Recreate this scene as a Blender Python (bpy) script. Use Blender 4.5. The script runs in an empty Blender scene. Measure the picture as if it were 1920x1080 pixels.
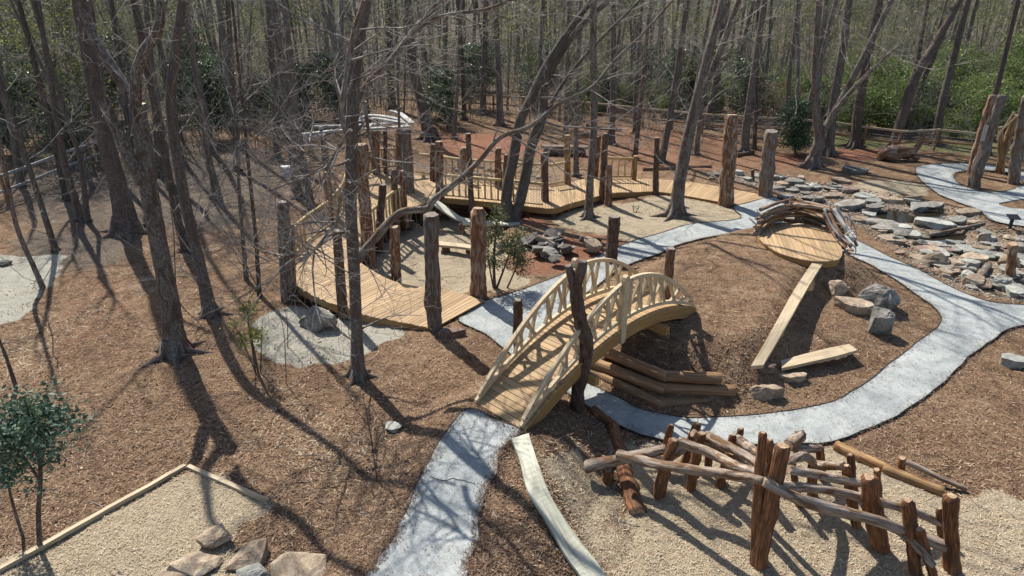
import bpy, bmesh, math, random
import numpy as np
from mathutils import Vector, Matrix, noise as mnoise
from mathutils.geometry import delaunay_2d_cdt

R = math.radians
scene = bpy.context.scene
COL = scene.collection
random.seed(7)

# ------------------------------------------------------------------ camera, sky, sun
CAM_H, PITCH, FPX = 8.5, R(24), 1281.0
cam = bpy.data.cameras.new('camera')
cam.sensor_width = 36.0
cam.lens = 36.0 * FPX / 1920.0
cam.clip_end = 1500
cam_o = bpy.data.objects.new('camera', cam)
cam_o.location = (0, 0, CAM_H)
cam_o.rotation_euler = (R(90) - PITCH, 0, 0)
COL.objects.link(cam_o)
scene.camera = cam_o

SUN_EL, SUN_AZ = R(50), R(-31.5)          # azimuth clockwise from +Y
world = bpy.data.worlds.new('World')
scene.world = world
world.use_nodes = True
wn = world.node_tree
wn.nodes.clear()
sky = wn.nodes.new('ShaderNodeTexSky')
sky.sky_type = 'NISHITA'
sky.sun_disc = False
sky.sun_elevation = SUN_EL
sky.sun_rotation = SUN_AZ
sky.air_density = 1.0
sky.dust_density = 1.0
bg = wn.nodes.new('ShaderNodeBackground')
bg.inputs['Strength'].default_value = 0.10
wo = wn.nodes.new('ShaderNodeOutputWorld')
wn.links.new(sky.outputs[0], bg.inputs[0])
wn.links.new(bg.outputs[0], wo.inputs[0])

sd = Vector((math.sin(SUN_AZ) * math.cos(SUN_EL), math.cos(SUN_AZ) * math.cos(SUN_EL), math.sin(SUN_EL)))
sl = bpy.data.lights.new('sun', 'SUN')
sl.energy = 5.0
sl.angle = R(0.6)
sl.color = (1.0, 0.95, 0.87)
so = bpy.data.objects.new('sun', sl)
so.rotation_euler = sd.to_track_quat('Z', 'Y').to_euler()
so.location = (-20, 30, 40)
COL.objects.link(so)

scene.view_settings.view_transform = 'Standard'
scene.view_settings.look = 'None'
scene.view_settings.gamma = 1.0
scene.view_settings.exposure = 0.70

# ------------------------------------------------------------------ from the survey of the photograph to metres
SP, CP = math.sin(PITCH), math.cos(PITCH)


def G(px, py, z=0.0):
    """ground-plan point at level z seen at this place of the photograph"""
    v = (py - 540) / FPX
    Z = (CAM_H - z) / (SP + v * CP)
    return Vector(((px - 960) / FPX * Z, Z * (CP - v * SP), z))


def V(px, py, Y):
    """point standing at distance Y"""
    v = (py - 540) / FPX
    t = Y / (CP - v * SP)
    return Vector(((px - 960) / FPX * t, Y, CAM_H - t * (SP + v * CP)))


def rowY(row, z=0.0):
    return G(960, row, z).y


def wid(w, p):
    """metres for a width of w pixels at point p"""
    Z = p.y * CP + (CAM_H - p.z) * SP
    return w * Z / FPX


# ------------------------------------------------------------------ plan outlines
LOOP_OUT = [(860,604),(880,585),(905,567),(986,543),(1035,525),(1104,490),(1165,463),(1227,441),(1271,429),(1308,421),(1390,412),(1375,388),(1443,368),(1478,388),(1540,420),(1607,453),(1667,483),(1713,503),(1747,520),(1797,547),(1847,567),(1920,573),(2040,575),(2040,600),(1920,612),(1880,627),(1830,660),(1760,725),(1700,770),(1640,803),(1560,832),(1480,837),(1400,838),(1240,826),(1145,791),(1051,734),(985,690),(935,651),(909,628)]
LOOP_IN = [(1174,502),(1227,482),(1267,463),(1332,447),(1420,437),(1480,436),(1540,450),(1593,480),(1633,500),(1680,530),(1717,557),(1747,577),(1763,597),(1753,617),(1713,650),(1657,693),(1610,730),(1560,755),(1480,775),(1420,781),(1333,783),(1267,781),(1206,767),(1145,738),(1096,712),(1050,672),(1052,610),(1110,545)]
NEAR_PATH = [(878,768),(837,812),(803,866),(778,923),(752,979),(734,1017),(702,1055),(686,1080),(620,1170),(840,1170),(875,1080),(881,1055),(897,1014),(900,967),(913,919),(932,891),(937,856),(951,834),(976,809),(925,787)]
RING_OUT = [(1716,321),(1727,341),(1760,366),(1796,382),(1835,396),(1855,415),(1921,427),(2050,440),(2050,345),(1921,324),(1865,311),(1824,307),(1782,307),(1749,309),(1724,313)]
RING_IN = [(1788,332),(1796,343),(1821,354),(1852,360),(1885,359),(1916,349),(1916,340),(1899,329),(1865,321),(1824,321),(1796,325)]
RING_IN2 = [(1873,383),(1921,374),(1990,374),(1990,396),(1921,394),(1890,392)]
STREAM = [(1330,318),(1440,322),(1560,345),(1700,370),(1830,400),(1860,425),(1960,440),(2000,560),(1850,555),(1740,512),(1660,458),(1600,420),(1500,378),(1400,345),(1320,332)]
BASIN = [(515,570),(560,490),(690,400),(800,360),(1010,372),(1030,400),(980,430),(940,470),(940,530),(890,555),(815,622),(690,628),(590,605)]


def closed_spline(pts, sub=4):
    n = len(pts)
    out = []
    for i in range(n):
        p0, p1, p2, p3 = (np.array(pts[(i + k - 1) % n], float) for k in range(4))
        for s in range(sub):
            t = s / sub
            out.append(tuple(0.5 * ((2 * p1) + (-p0 + p2) * t + (2 * p0 - 5 * p1 + 4 * p2 - p3) * t * t + (-p0 + 3 * p1 - 3 * p2 + p3) * t ** 3)))
    return out


def plan(pxs, z=0.0, sub=0):
    q = [tuple(G(x, y, z)[:2]) for x, y in pxs]
    return closed_spline(q, sub) if sub else q


EDGE = {}


def sdist(x, y, poly):
    """signed distance to a polygon, positive inside (numpy)"""
    x = np.asarray(x, float); y = np.asarray(y, float)
    if x.size <= 64:
        E = EDGE.get(id(poly))
        if E is None:
            A = np.array(poly, float); E = (A, np.roll(A, -1, 0), poly); EDGE[id(poly)] = E
        A, B = E[0], E[1]
        e = B - A
        px, py = x.reshape(-1, 1), y.reshape(-1, 1)
        t = np.clip(((px - A[:, 0]) * e[:, 0] + (py - A[:, 1]) * e[:, 1]) / ((e ** 2).sum(1) + 1e-12), 0, 1)
        d = np.sqrt(((px - A[:, 0] - t * e[:, 0]) ** 2 + (py - A[:, 1] - t * e[:, 1]) ** 2).min(1))
        dy = np.where(e[:, 1] == 0, 1e-12, e[:, 1])
        c = ((A[:, 1] > py) != (B[:, 1] > py)) & (px < e[:, 0] * (py - A[:, 1]) / dy + A[:, 0])
        ins = (c.sum(1) % 2).astype(bool)
        return np.where(ins, d, -d).reshape(x.shape)
    d = np.full(x.shape, 1e9); ins = np.zeros(x.shape, bool)
    n = len(poly)
    for i in range(n):
        ax, ay = poly[i]; bx, by = poly[(i + 1) % n]
        ex, ey = bx - ax, by - ay
        l2 = ex * ex + ey * ey + 1e-12
        t = np.clip(((x - ax) * ex + (y - ay) * ey) / l2, 0, 1)
        d = np.minimum(d, (x - ax - t * ex) ** 2 + (y - ay - t * ey) ** 2)
        if ay != by:
            c = ((ay > y) != (by > y)) & (x < (bx - ax) * (y - ay) / (by - ay) + ax)
            ins ^= c
    d = np.sqrt(d)
    return np.where(ins, d, -d)


def smooth(t):
    t = np.clip(t, 0, 1)
    return t * t * (3 - 2 * t)


W_LOOP_OUT = plan(LOOP_OUT); W_LOOP_IN = plan(LOOP_IN, 0, 3)
W_RING_OUT = plan(RING_OUT, 0, 3); W_RING_IN = plan(RING_IN, 0, 3); W_RING_IN2 = plan(RING_IN2, 0, 3)
W_STREAM = plan(STREAM, 0, 2); W_BASIN = plan(BASIN, -0.4, 2)
MA = [G(945, 785, 0.6), G(870, 930, 0.5), G(800, 1120, 0.35)]
DEN_A = G(1535, 470, 0.9); DEN_A.z = 0
DEN_B = G(1428, 690, 0.4); DEN_B.z = 0
PONDS = [plan([(1640,404),(1668,394),(1705,397),(1760,396),(1782,402),(1742,413),(1690,419)], -0.18, 3), plan([(1735,449),(1765,438),(1805,436),(1812,446),(1790,457),(1750,461)], -0.18, 3)]


def H(x, y):
    x = np.asarray(x, float); y = np.asarray(y, float)
    z = 0.035 * np.sin(x * 0.9 + 1.3 * np.sin(y * 0.35)) * np.cos(y * 0.7 + x * 0.2) + 0.02 * np.sin(x * 2.3 + y * 1.1) * np.sin(y * 1.9 - x * 0.6)
    # the mound: full height on the bridge side, a lower shoulder right of the plank ramp
    ln = ((x - DEN_A.x) * (DEN_B.y - DEN_A.y) - (y - DEN_A.y) * (DEN_B.x - DEN_A.x)) / (DEN_B - DEN_A).length
    dd_ = np.hypot(x - DEN_A.x, y - DEN_A.y - 0.6)
    fac = 1.0 - 0.68 * smooth((0.5 - ln) / 1.3) * smooth((dd_ - 1.5) / 1.6)
    z = z + 1.0 * fac * smooth(sdist(x, y, W_LOOP_IN) / 2.1)
    d = np.full(x.shape, 1e9)
    for a, b in ((MA[0], MA[1]), (MA[1], MA[2])):
        ex, ey = b.x - a.x, b.y - a.y
        t = np.clip(((x - a.x) * ex + (y - a.y) * ey) / (ex * ex + ey * ey), 0, 1)
        d = np.minimum(d, np.hypot(x - a.x - t * ex, y - a.y - t * ey))
    z = z + (0.6 - 0.03 * np.clip(11 - y, 0, 6)) * smooth(1 - (d - 0.85) / 1.45)
    z = z - 0.5 * smooth((sdist(x, y, W_BASIN) + 0.2) / 1.3)
    z = z - 0.14 * smooth(sdist(x, y, W_STREAM) / 0.8)
    for p in PONDS:
        z = z - 0.3 * smooth((sdist(x, y, p) + 0.12) / 0.35)
    far = smooth((np.hypot(x, y - 20) - 40) / 60)
    z = z + far * (1.2 * np.sin(x * 0.045 + 0.6) * np.cos(y * 0.03) + 0.5 * np.sin(x * 0.13 + y * 0.07))
    return z


def Hs(x, y):
    return float(H(np.array([x]), np.array([y]))[0])


def T(px, py, up=0.0):
    """where this place of the photograph meets the terrain"""
    z = 0.0
    for _ in range(14):
        p = G(px, py, z)
        z = 0.5 * z + 0.5 * (Hs(p.x, p.y) + up)
    p = G(px, py, z)
    p.z = Hs(p.x, p.y) + up
    return p


# ------------------------------------------------------------------ materials
def M(name):
    m = bpy.data.materials.new(name); m.use_nodes = True
    return m, m.node_tree.nodes, m.node_tree.links


def ramp(nt, fac, stops):
    r = nt.nodes.new('ShaderNodeValToRGB')
    e = r.color_ramp.elements
    while len(e) < len(stops): e.new(0.5)
    for i, (p, c) in enumerate(stops):
        e[i].position = p; e[i].color = (*c, 1)
    nt.links.new(fac, r.inputs[0])
    return r.outputs[0]


def noise_tex(nt, vec, scale, detail=4, rough=0.55, dist=0.0):
    n = nt.nodes.new('ShaderNodeTexNoise')
    n.inputs['Scale'].default_value = scale; n.inputs['Detail'].default_value = detail
    n.inputs['Roughness'].default_value = rough; n.inputs['Distortion'].default_value = dist
    nt.links.new(vec, n.inputs['Vector'])
    return n.outputs['Fac']


def mapping(nt, vec, sc):
    m = nt.nodes.new('ShaderNodeMapping'); m.inputs['Scale'].default_value = sc
    nt.links.new(vec, m.inputs['Vector'])
    return m.outputs[0]


def mix(nt, fac, a, b, mode='MIX'):
    n = nt.nodes.new('ShaderNodeMix'); n.data_type = 'RGBA'; n.blend_type = mode
    for s, val in ((0, fac), (6, a), (7, b)):
        if hasattr(val, 'is_linked') or hasattr(val, 'links'): nt.links.new(val, n.inputs[s])
        elif s == 0: n.inputs[0].default_value = val
        else: n.inputs[s].default_value = (*val, 1)
    return n.outputs[2]


def math_n(nt, op, a, b=0.0, clamp=False):
    n = nt.nodes.new('ShaderNodeMath'); n.operation = op; n.use_clamp = clamp
    for i, val in enumerate((a, b)):
        if hasattr(val, 'links'): nt.links.new(val, n.inputs[i])
        else: n.inputs[i].default_value = val
    return n.outputs[0]


def attr(nt, name):
    a = nt.nodes.new('ShaderNodeAttribute'); a.attribute_name = name
    return a


def finish(nt, col, rough=0.8, bump=None, strength=0.4, dist=0.02, spec=0.25):
    b = nt.nodes['Principled BSDF']
    nt.links.new(col, b.inputs['Base Color'])
    if hasattr(rough, 'links'): nt.links.new(rough, b.inputs['Roughness'])
    else: b.inputs['Roughness'].default_value = rough
    b.inputs['Specular IOR Level'].default_value = spec
    if bump is not None:
        bn = nt.nodes.new('ShaderNodeBump'); bn.inputs['Strength'].default_value = strength; bn.inputs['Distance'].default_value = dist
        nt.links.new(bump, bn.inputs['Height']); nt.links.new(bn.outputs[0], b.inputs['Normal'])


def wood(name, dark, mid, light, grain=(28, 28, 1.6), vary=0.25, rough=0.75, bump=0.5, patch=None, patch_col=None, dist=0.012):
    """wood or bark that runs along the piece: the attribute gc holds (across, across, along)"""
    m, n, l = M(name); nt = m.node_tree
    gc = attr(nt, 'gc').outputs['Vector']
    g = mapping(nt, gc, grain)
    f1 = noise_tex(nt, g, 1.0, 6, 0.65, 0.4)
    c = ramp(nt, f1, [(0.3, dark), (0.5, mid), (0.72, light)])
    if patch_col:
        f2 = noise_tex(nt, mapping(nt, gc, patch or (6, 6, 1.1)), 1.0, 4, 0.6, 0.8)
        pm = ramp(nt, f2, [(0.48, (0, 0, 0)), (0.6, (1, 1, 1))])
        c = mix(nt, pm, c, patch_col)
        f1b = ramp(nt, f1, [(0.25, (0.45,) * 3), (0.6, (1, 1, 1))])
        c = mix(nt, 0.7, c, f1b, 'MULTIPLY')
    oi = nt.nodes.new('ShaderNodeObjectInfo')
    v = math_n(nt, 'ADD', math_n(nt, 'MULTIPLY', oi.outputs['Random'], vary), 1 - vary * 0.6)
    hsv = nt.nodes.new('ShaderNodeHueSaturation')
    l.new(v, hsv.inputs['Value']); l.new(c, hsv.inputs['Color'])
    finish(nt, hsv.outputs[0], rough, f1, bump, dist)
    return m


def plain(name, stops, scale=8, rough=0.8, bump=0.3, dist=0.01, detail=6, spec=0.25, coord='Object', vary=0.0):
    m, n, l = M(name); nt = m.node_tree
    tc = nt.nodes.new('ShaderNodeTexCoord')
    f = noise_tex(nt, tc.outputs[coord], scale, detail, 0.6, 0.3)
    c = ramp(nt, f, stops)
    if vary:
        oi = nt.nodes.new('ShaderNodeObjectInfo')
        hsv = nt.nodes.new('ShaderNodeHueSaturation')
        l.new(math_n(nt, 'ADD', math_n(nt, 'MULTIPLY', oi.outputs['Random'], vary), 1 - vary * 0.5), hsv.inputs['Value'])
        l.new(math_n(nt, 'ADD', math_n(nt, 'MULTIPLY', oi.outputs['Random'], vary * 0.06), 0.5 - vary * 0.03), hsv.inputs['Hue'])
        l.new(c, hsv.inputs['Color']); c = hsv.outputs[0]
    finish(nt, c, rough, f, bump, dist, spec)
    return m


MAT = {}
MAT['deck'] = wood('deck_wood', (0.25, 0.158, 0.08), (0.37, 0.25, 0.135), (0.45, 0.33, 0.195), (30, 30, 1.2), 0.36, 0.7, 0.25, dist=0.006)
MAT['bridge'] = wood('bridge_wood', (0.25, 0.15, 0.068), (0.38, 0.25, 0.125), (0.46, 0.325, 0.18), (26, 26, 1.3), 0.34, 0.65, 0.25, dist=0.006)
MAT['rail'] = wood('rail_wood', (0.36, 0.26, 0.15), (0.49, 0.385, 0.245), (0.57, 0.475, 0.325), (22, 22, 1.2), 0.15, 0.65, 0.25, dist=0.006)
MAT['pole'] = wood('pole_wood', (0.27, 0.19, 0.085), (0.47, 0.35, 0.17), (0.58, 0.46, 0.26), (30, 30, 2), 0.3, 0.7, 0.4)
MAT['fascia'] = wood('fascia_wood', (0.20, 0.11, 0.04), (0.33, 0.19, 0.07), (0.42, 0.26, 0.11), (24, 24, 1), 0.2, 0.7, 0.3)
MAT['slide'] = wood('chute_wood', (0.26, 0.245, 0.18), (0.44, 0.43, 0.335), (0.53, 0.52, 0.42), (14, 14, 1.1), 0.1, 0.6, 0.15)
MAT['plank'] = wood('plank_wood', (0.27, 0.20, 0.12), (0.42, 0.335, 0.22), (0.51, 0.43, 0.30), (16, 16, 1), 0.15, 0.7, 0.25)
MAT['weathered'] = wood('weathered_wood', (0.20, 0.19, 0.175), (0.37, 0.355, 0.33), (0.54, 0.525, 0.50), (24, 24, 1.2), 0.2, 0.75, 0.4)
MAT['log_red'] = wood('cedar_log', (0.055, 0.028, 0.016), (0.17, 0.08, 0.04), (0.30, 0.16, 0.085), (44, 44, 3.2), 0.4, 0.8, 0.9, (11, 11, 2.4), (0.34, 0.26, 0.20), 0.03)
MAT['log_grey'] = wood('grey_log', (0.07, 0.06, 0.05), (0.20, 0.175, 0.155), (0.36, 0.33, 0.30), (44, 44, 3.2), 0.3, 0.85, 0.9, (10, 10, 2.2), (0.17, 0.09, 0.05), 0.03)
MAT['log_dark'] = wood('dark_log', (0.035, 0.021, 0.014), (0.12, 0.07, 0.046), (0.23, 0.15, 0.105), (40, 40, 5), 0.4, 0.85, 1.0, (9, 9, 2.5), (0.17, 0.125, 0.10), 0.035)
MAT['log_yellow'] = wood('peeled_log', (0.20, 0.11, 0.045), (0.34, 0.21, 0.095), (0.46, 0.32, 0.17), (26, 26, 1.1), 0.3, 0.75, 0.5, (6, 6, 1.4), (0.20, 0.09, 0.04), 0.015)
MAT['log_climb'] = wood('climber_log', (0.045, 0.021, 0.010), (0.23, 0.095, 0.04), (0.42, 0.21, 0.10), (44, 44, 2.6), 0.25, 0.75, 0.7, (13, 13, 2.6), (0.13, 0.07, 0.04), 0.03)
MAT['log_beam'] = wood('beam_log', (0.15, 0.105, 0.075), (0.36, 0.285, 0.22), (0.52, 0.44, 0.36), (44, 44, 2.6), 0.25, 0.8, 0.8, (12, 12, 2.2), (0.19, 0.105, 0.055), 0.02)
MAT['log_timber'] = wood('treated_timber', (0.16, 0.085, 0.04), (0.30, 0.17, 0.085), (0.42, 0.27, 0.15), (22, 22, 0.9), 0.3, 0.75, 0.5, (4, 4, 0.7), (0.24, 0.15, 0.085), 0.012)
MAT['end'] = plain('end_grain', [(0.3, (0.20, 0.12, 0.07)), (0.7, (0.44, 0.32, 0.21))], 22, 0.85, 0.4)
MAT['end_fresh'] = plain('fresh_cut', [(0.3, (0.45, 0.34, 0.22)), (0.7, (0.66, 0.55, 0.40))], 22, 0.85, 0.2)
MAT['end_grey'] = plain('weathered_end_grain', [(0.3, (0.10, 0.085, 0.07)), (0.7, (0.30, 0.25, 0.20))], 22, 0.85, 0.4)
MAT['bark'] = wood('tree_bark', (0.05, 0.042, 0.036), (0.16, 0.138, 0.118), (0.33, 0.298, 0.265), (30, 30, 13), 0.35, 0.9, 1.0, (4, 4, 2.0), (0.14, 0.10, 0.078), 0.04)
MAT['bark_pale'] = wood('pale_bark', (0.055, 0.045, 0.037), (0.185, 0.155, 0.13), (0.40, 0.36, 0.32), (28, 28, 14), 0.25, 0.9, 0.9, (4, 4, 2.2), (0.12, 0.08, 0.06), 0.03)
MAT['bark_limb'] = wood('bare_limb', (0.07, 0.06, 0.05), (0.20, 0.175, 0.15), (0.40, 0.37, 0.33), (24, 24, 6), 0.2, 0.9, 0.8, (4, 4, 1.6), (0.15, 0.085, 0.05), 0.02)
MAT['bark_red'] = wood('reddish_bark', (0.045, 0.032, 0.026), (0.155, 0.112, 0.09), (0.30, 0.24, 0.20), (30, 30, 13), 0.35, 0.9, 1.0, (4, 4, 2.0), (0.10, 0.085, 0.075), 0.04)
MAT['bark_far'] = wood('woodland_bark', (0.065, 0.055, 0.047), (0.155, 0.134, 0.114), (0.29, 0.262, 0.23), (10, 10, 1.6), 0.5, 0.9, 0.6)
MAT['twig'] = plain('twig_bark', [(0.35, (0.085, 0.068, 0.055)), (0.65, (0.40, 0.365, 0.33))], 3, 0.85, 0.2, vary=0.4)
MAT['twig_far'] = plain('woodland_twigs', [(0.3, (0.09, 0.083, 0.07)), (0.7, (0.33, 0.31, 0.27))], 2, 0.9, 0.0, vary=0.4)
MAT['edging'] = plain('black_edging', [(0.3, (0.015, 0.015, 0.016)), (0.7, (0.04, 0.038, 0.036))], 10, 0.7)
MAT['wire'] = plain('galvanised_wire', [(0.3, (0.30, 0.30, 0.29)), (0.7, (0.45, 0.45, 0.44))], 10, 0.5)
MAT['rope'] = plain('net_rope', [(0.3, (0.42, 0.39, 0.33)), (0.7, (0.6, 0.57, 0.5))], 20, 0.9)
MAT['black'] = plain('black_metal', [(0.3, (0.012, 0.012, 0.014)), (0.7, (0.03, 0.03, 0.032))], 10, 0.5)
MAT['bolt'] = plain('bolt_steel', [(0.3, (0.10, 0.11, 0.12)), (0.7, (0.2, 0.21, 0.22))], 30, 0.4)
MAT['white'] = plain('white_plastic', [(0.3, (0.62, 0.63, 0.64)), (0.7, (0.75, 0.76, 0.77))], 10, 0.5)
for nm, a, b, c in (('rock_grey', (0.10, 0.092, 0.08), (0.26, 0.24, 0.208), (0.44, 0.41, 0.36)), ('rock_tan', (0.16, 0.11, 0.075), (0.37, 0.285, 0.20), (0.55, 0.455, 0.345)),
                    ('rock_pink', (0.13, 0.08, 0.058), (0.29, 0.195, 0.145), (0.45, 0.36, 0.29)), ('rock_pale', (0.20, 0.20, 0.18), (0.37, 0.37, 0.325), (0.52, 0.52, 0.465)), ('rock_dark', (0.04, 0.036, 0.032), (0.115, 0.105, 0.095), (0.23, 0.21, 0.19))):
    m, n, l = M(nm); nt = m.node_tree
    tc = nt.nodes.new('ShaderNodeTexCoord')
    f = noise_tex(nt, tc.outputs['Object'], 3.2, 8, 0.68, 0.7)
    f2 = noise_tex(nt, tc.outputs['Object'], 26, 4, 0.6)
    cc = ramp(nt, f, [(0.3, a), (0.5, b), (0.68, c)])
    cc = mix(nt, 0.6, cc, ramp(nt, f2, [(0.3, (0.55,) * 3), (0.65, (1.05,) * 3)]), 'MULTIPLY')
    oi = nt.nodes.new('ShaderNodeObjectInfo')
    hsv = nt.nodes.new('ShaderNodeHueSaturation')
    l.new(math_n(nt, 'ADD', math_n(nt, 'MULTIPLY', oi.outputs['Random'], 0.5), 0.62), hsv.inputs['Value'])
    l.new(cc, hsv.inputs['Color'])
    finish(nt, hsv.outputs[0], 0.85, math_n(nt, 'ADD', f, math_n(nt, 'MULTIPLY', f2, 0.35)), 0.8, 0.05)
    MAT[nm] = m


def leafmat(name, stops, trans=0.35, rough=0.5):
    m, n, l = M(name); nt = m.node_tree
    a = attr(nt, 'rnd').outputs['Fac']
    c = ramp(nt, a, stops)
    b = nt.nodes['Principled BSDF']
    l.new(c, b.inputs['Base Color']); b.inputs['Roughness'].default_value = rough
    b.inputs['Specular IOR Level'].default_value = 0.3
    t = nt.nodes.new('ShaderNodeBsdfTranslucent'); l.new(c, t.inputs['Color'])
    ms = nt.nodes.new('ShaderNodeMixShader'); ms.inputs[0].default_value = trans
    l.new(b.outputs[0], ms.inputs[1]); l.new(t.outputs[0], ms.inputs[2])
    l.new(ms.outputs[0], n['Material Output'].inputs['Surface'])
    return m


MAT['leaf_holly'] = leafmat('holly_leaf', [(0.0, (0.035, 0.07, 0.04)), (0.5, (0.085, 0.145, 0.09)), (1.0, (0.19, 0.26, 0.18))], 0.15, 0.6)
MAT['leaf_ever'] = leafmat('evergreen_leaf', [(0.0, (0.03, 0.06, 0.03)), (0.6, (0.075, 0.12, 0.06)), (1.0, (0.15, 0.20, 0.115))], 0.2, 0.4)
MAT['leaf_spring'] = leafmat('spring_leaf', [(0.0, (0.15, 0.18, 0.045)), (0.6, (0.24, 0.26, 0.075)), (1.0, (0.34, 0.34, 0.12))], 0.45)
MAT['leaf_green'] = leafmat('understory_leaf', [(0.0, (0.085, 0.135, 0.035)), (0.6, (0.175, 0.235, 0.065)), (1.0, (0.27, 0.32, 0.11))], 0.4)
MAT['leaf_far'] = leafmat('woodland_leaf', [(0.0, (0.06, 0.085, 0.035)), (0.5, (0.11, 0.14, 0.06)), (1.0, (0.21, 0.23, 0.11))], 0.4, 0.7)
MAT['leaf_rust'] = leafmat('dry_leaf', [(0.0, (0.18, 0.09, 0.045)), (1.0, (0.36, 0.21, 0.12))], 0.35, 0.7)
MAT['leaf_cedar'] = leafmat('cedar_needles', [(0.0, (0.05, 0.075, 0.03)), (0.6, (0.11, 0.13, 0.055)), (1.0, (0.22, 0.19, 0.09))], 0.2, 0.5)
MAT['chip'] = leafmat('mulch_chip', [(0.0, (0.045, 0.027, 0.017)), (0.3, (0.16, 0.095, 0.056)), (0.62, (0.30, 0.195, 0.12)), (0.8, (0.45, 0.35, 0.23)), (1.0, (0.53, 0.46, 0.34))], 0.0, 0.85)
MAT['pebble'] = leafmat('pebble', [(0.0, (0.10, 0.08, 0.065)), (0.5, (0.24, 0.20, 0.16)), (1.0, (0.40, 0.35, 0.29))], 0.0, 0.8)

# ground: mulch, pale wood fibre, red clay and leaf litter by survey attributes
m, n, l = M('mulch_ground'); nt = m.node_tree
tc = nt.nodes.new('ShaderNodeTexCoord'); oc = tc.outputs['Object']
big = noise_tex(nt, oc, 0.35, 4, 0.6, 0.5)
midn = noise_tex(nt, oc, 3.0, 5, 0.65, 0.6)
warp = nt.nodes.new('ShaderNodeTexNoise'); warp.inputs['Scale'].default_value = 1.2; l.new(oc, warp.inputs['Vector'])
rot = nt.nodes.new('ShaderNodeVectorRotate'); rot.rotation_type = 'Z_AXIS'
l.new(oc, rot.inputs['Vector']); l.new(math_n(nt, 'MULTIPLY', warp.outputs['Fac'], 9.0), rot.inputs['Angle'])
fib1 = noise_tex(nt, mapping(nt, oc, (70, 16, 20)), 1.0, 3, 0.6, 0.6)
fib2 = noise_tex(nt, mapping(nt, oc, (15, 75, 20)), 1.0, 3, 0.6, 0.6)
fine = math_n(nt, 'ADD', math_n(nt, 'MULTIPLY', fib1, 0.5), math_n(nt, 'MULTIPLY', fib2, 0.5))
sp = noise_tex(nt, oc, 60, 3, 0.7)
fine = math_n(nt, 'ADD', math_n(nt, 'MULTIPLY', fine, 0.7), math_n(nt, 'MULTIPLY', sp, 0.3))
mul = ramp(nt, fine, [(0.38, (0.030, 0.019, 0.012)), (0.47, (0.148, 0.094, 0.058)), (0.54, (0.27, 0.184, 0.117)), (0.63, (0.46, 0.35, 0.24))])
mul = mix(nt, 0.7, mul, ramp(nt, midn, [(0.3, (0.55, 0.50, 0.46)), (0.65, (1.15, 1.12, 1.08))]), 'MULTIPLY')
mul = mix(nt, 0.6, mul, ramp(nt, big, [(0.32, (0.62, 0.56, 0.52)), (0.65, (1.2, 1.18, 1.15))]), 'MULTIPLY')
straw = noise_tex(nt, mapping(nt, oc, (0.8, 1.7, 1)), 1.0, 6, 0.7, 1.2)
mul = mix(nt, ramp(nt, straw, [(0.50, (0, 0, 0)), (0.68, (0.6, 0.6, 0.6))]), mul, ramp(nt, fine, [(0.37, (0.09, 0.06, 0.037)), (0.5, (0.31, 0.22, 0.14)), (0.63, (0.50, 0.39, 0.265))]))
dark = noise_tex(nt, oc, 1.7, 6, 0.7, 1.0)
mul = mix(nt, ramp(nt, dark, [(0.51, (0, 0, 0)), (0.66, (0.75, 0.75, 0.75))]), mul, (0.06, 0.034, 0.021))
tanc = ramp(nt, fine, [(0.36, (0.14, 0.108, 0.07)), (0.48, (0.31, 0.252, 0.172)), (0.56, (0.41, 0.347, 0.245)), (0.66, (0.53, 0.46, 0.34))])
tanc = mix(nt, 0.55, tanc, ramp(nt, midn, [(0.3, (0.62, 0.62, 0.62)), (0.65, (1.1, 1.1, 1.1))]), 'MULTIPLY')
grvc = ramp(nt, fine, [(0.36, (0.17, 0.16, 0.13)), (0.5, (0.34, 0.325, 0.27)), (0.64, (0.47, 0.455, 0.385))])
grvc = mix(nt, 0.55, grvc, ramp(nt, midn, [(0.3, (0.62, 0.62, 0.62)), (0.65, (1.1, 1.1, 1.1))]), 'MULTIPLY')
clayc = ramp(nt, fine, [(0.36, (0.10, 0.045, 0.028)), (0.5, (0.21, 0.098, 0.06)), (0.64, (0.32, 0.175, 0.115))])
litc = ramp(nt, fine, [(0.36, (0.04, 0.03, 0.022)), (0.5, (0.11, 0.087, 0.066)), (0.64, (0.27, 0.23, 0.19))])
grsc = ramp(nt, fine, [(0.36, (0.05, 0.06, 0.02)), (0.5, (0.12, 0.13, 0.05)), (0.64, (0.22, 0.20, 0.10))])
col = mul
for an, cc in (('litter', litc), ('clay', clayc), ('grass', grsc), ('gravel', grvc), ('tan', tanc)):
    fa = math_n(nt, 'ADD', attr(nt, an).outputs['Fac'], math_n(nt, 'MULTIPLY', math_n(nt, 'SUBTRACT', math_n(nt, 'ADD', math_n(nt, 'MULTIPLY', midn, 0.6), math_n(nt, 'MULTIPLY', fine, 0.4)), 0.5), 1.1))
    col = mix(nt, ramp(nt, fa, [(0.40, (0, 0, 0)), (0.62, (1, 1, 1))]), col, cc)
finish(nt, col, 0.95, math_n(nt, 'ADD', fine, math_n(nt, 'MULTIPLY', midn, 0.9)), 0.9, 0.05, 0.1)
MAT['ground'] = m

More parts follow.
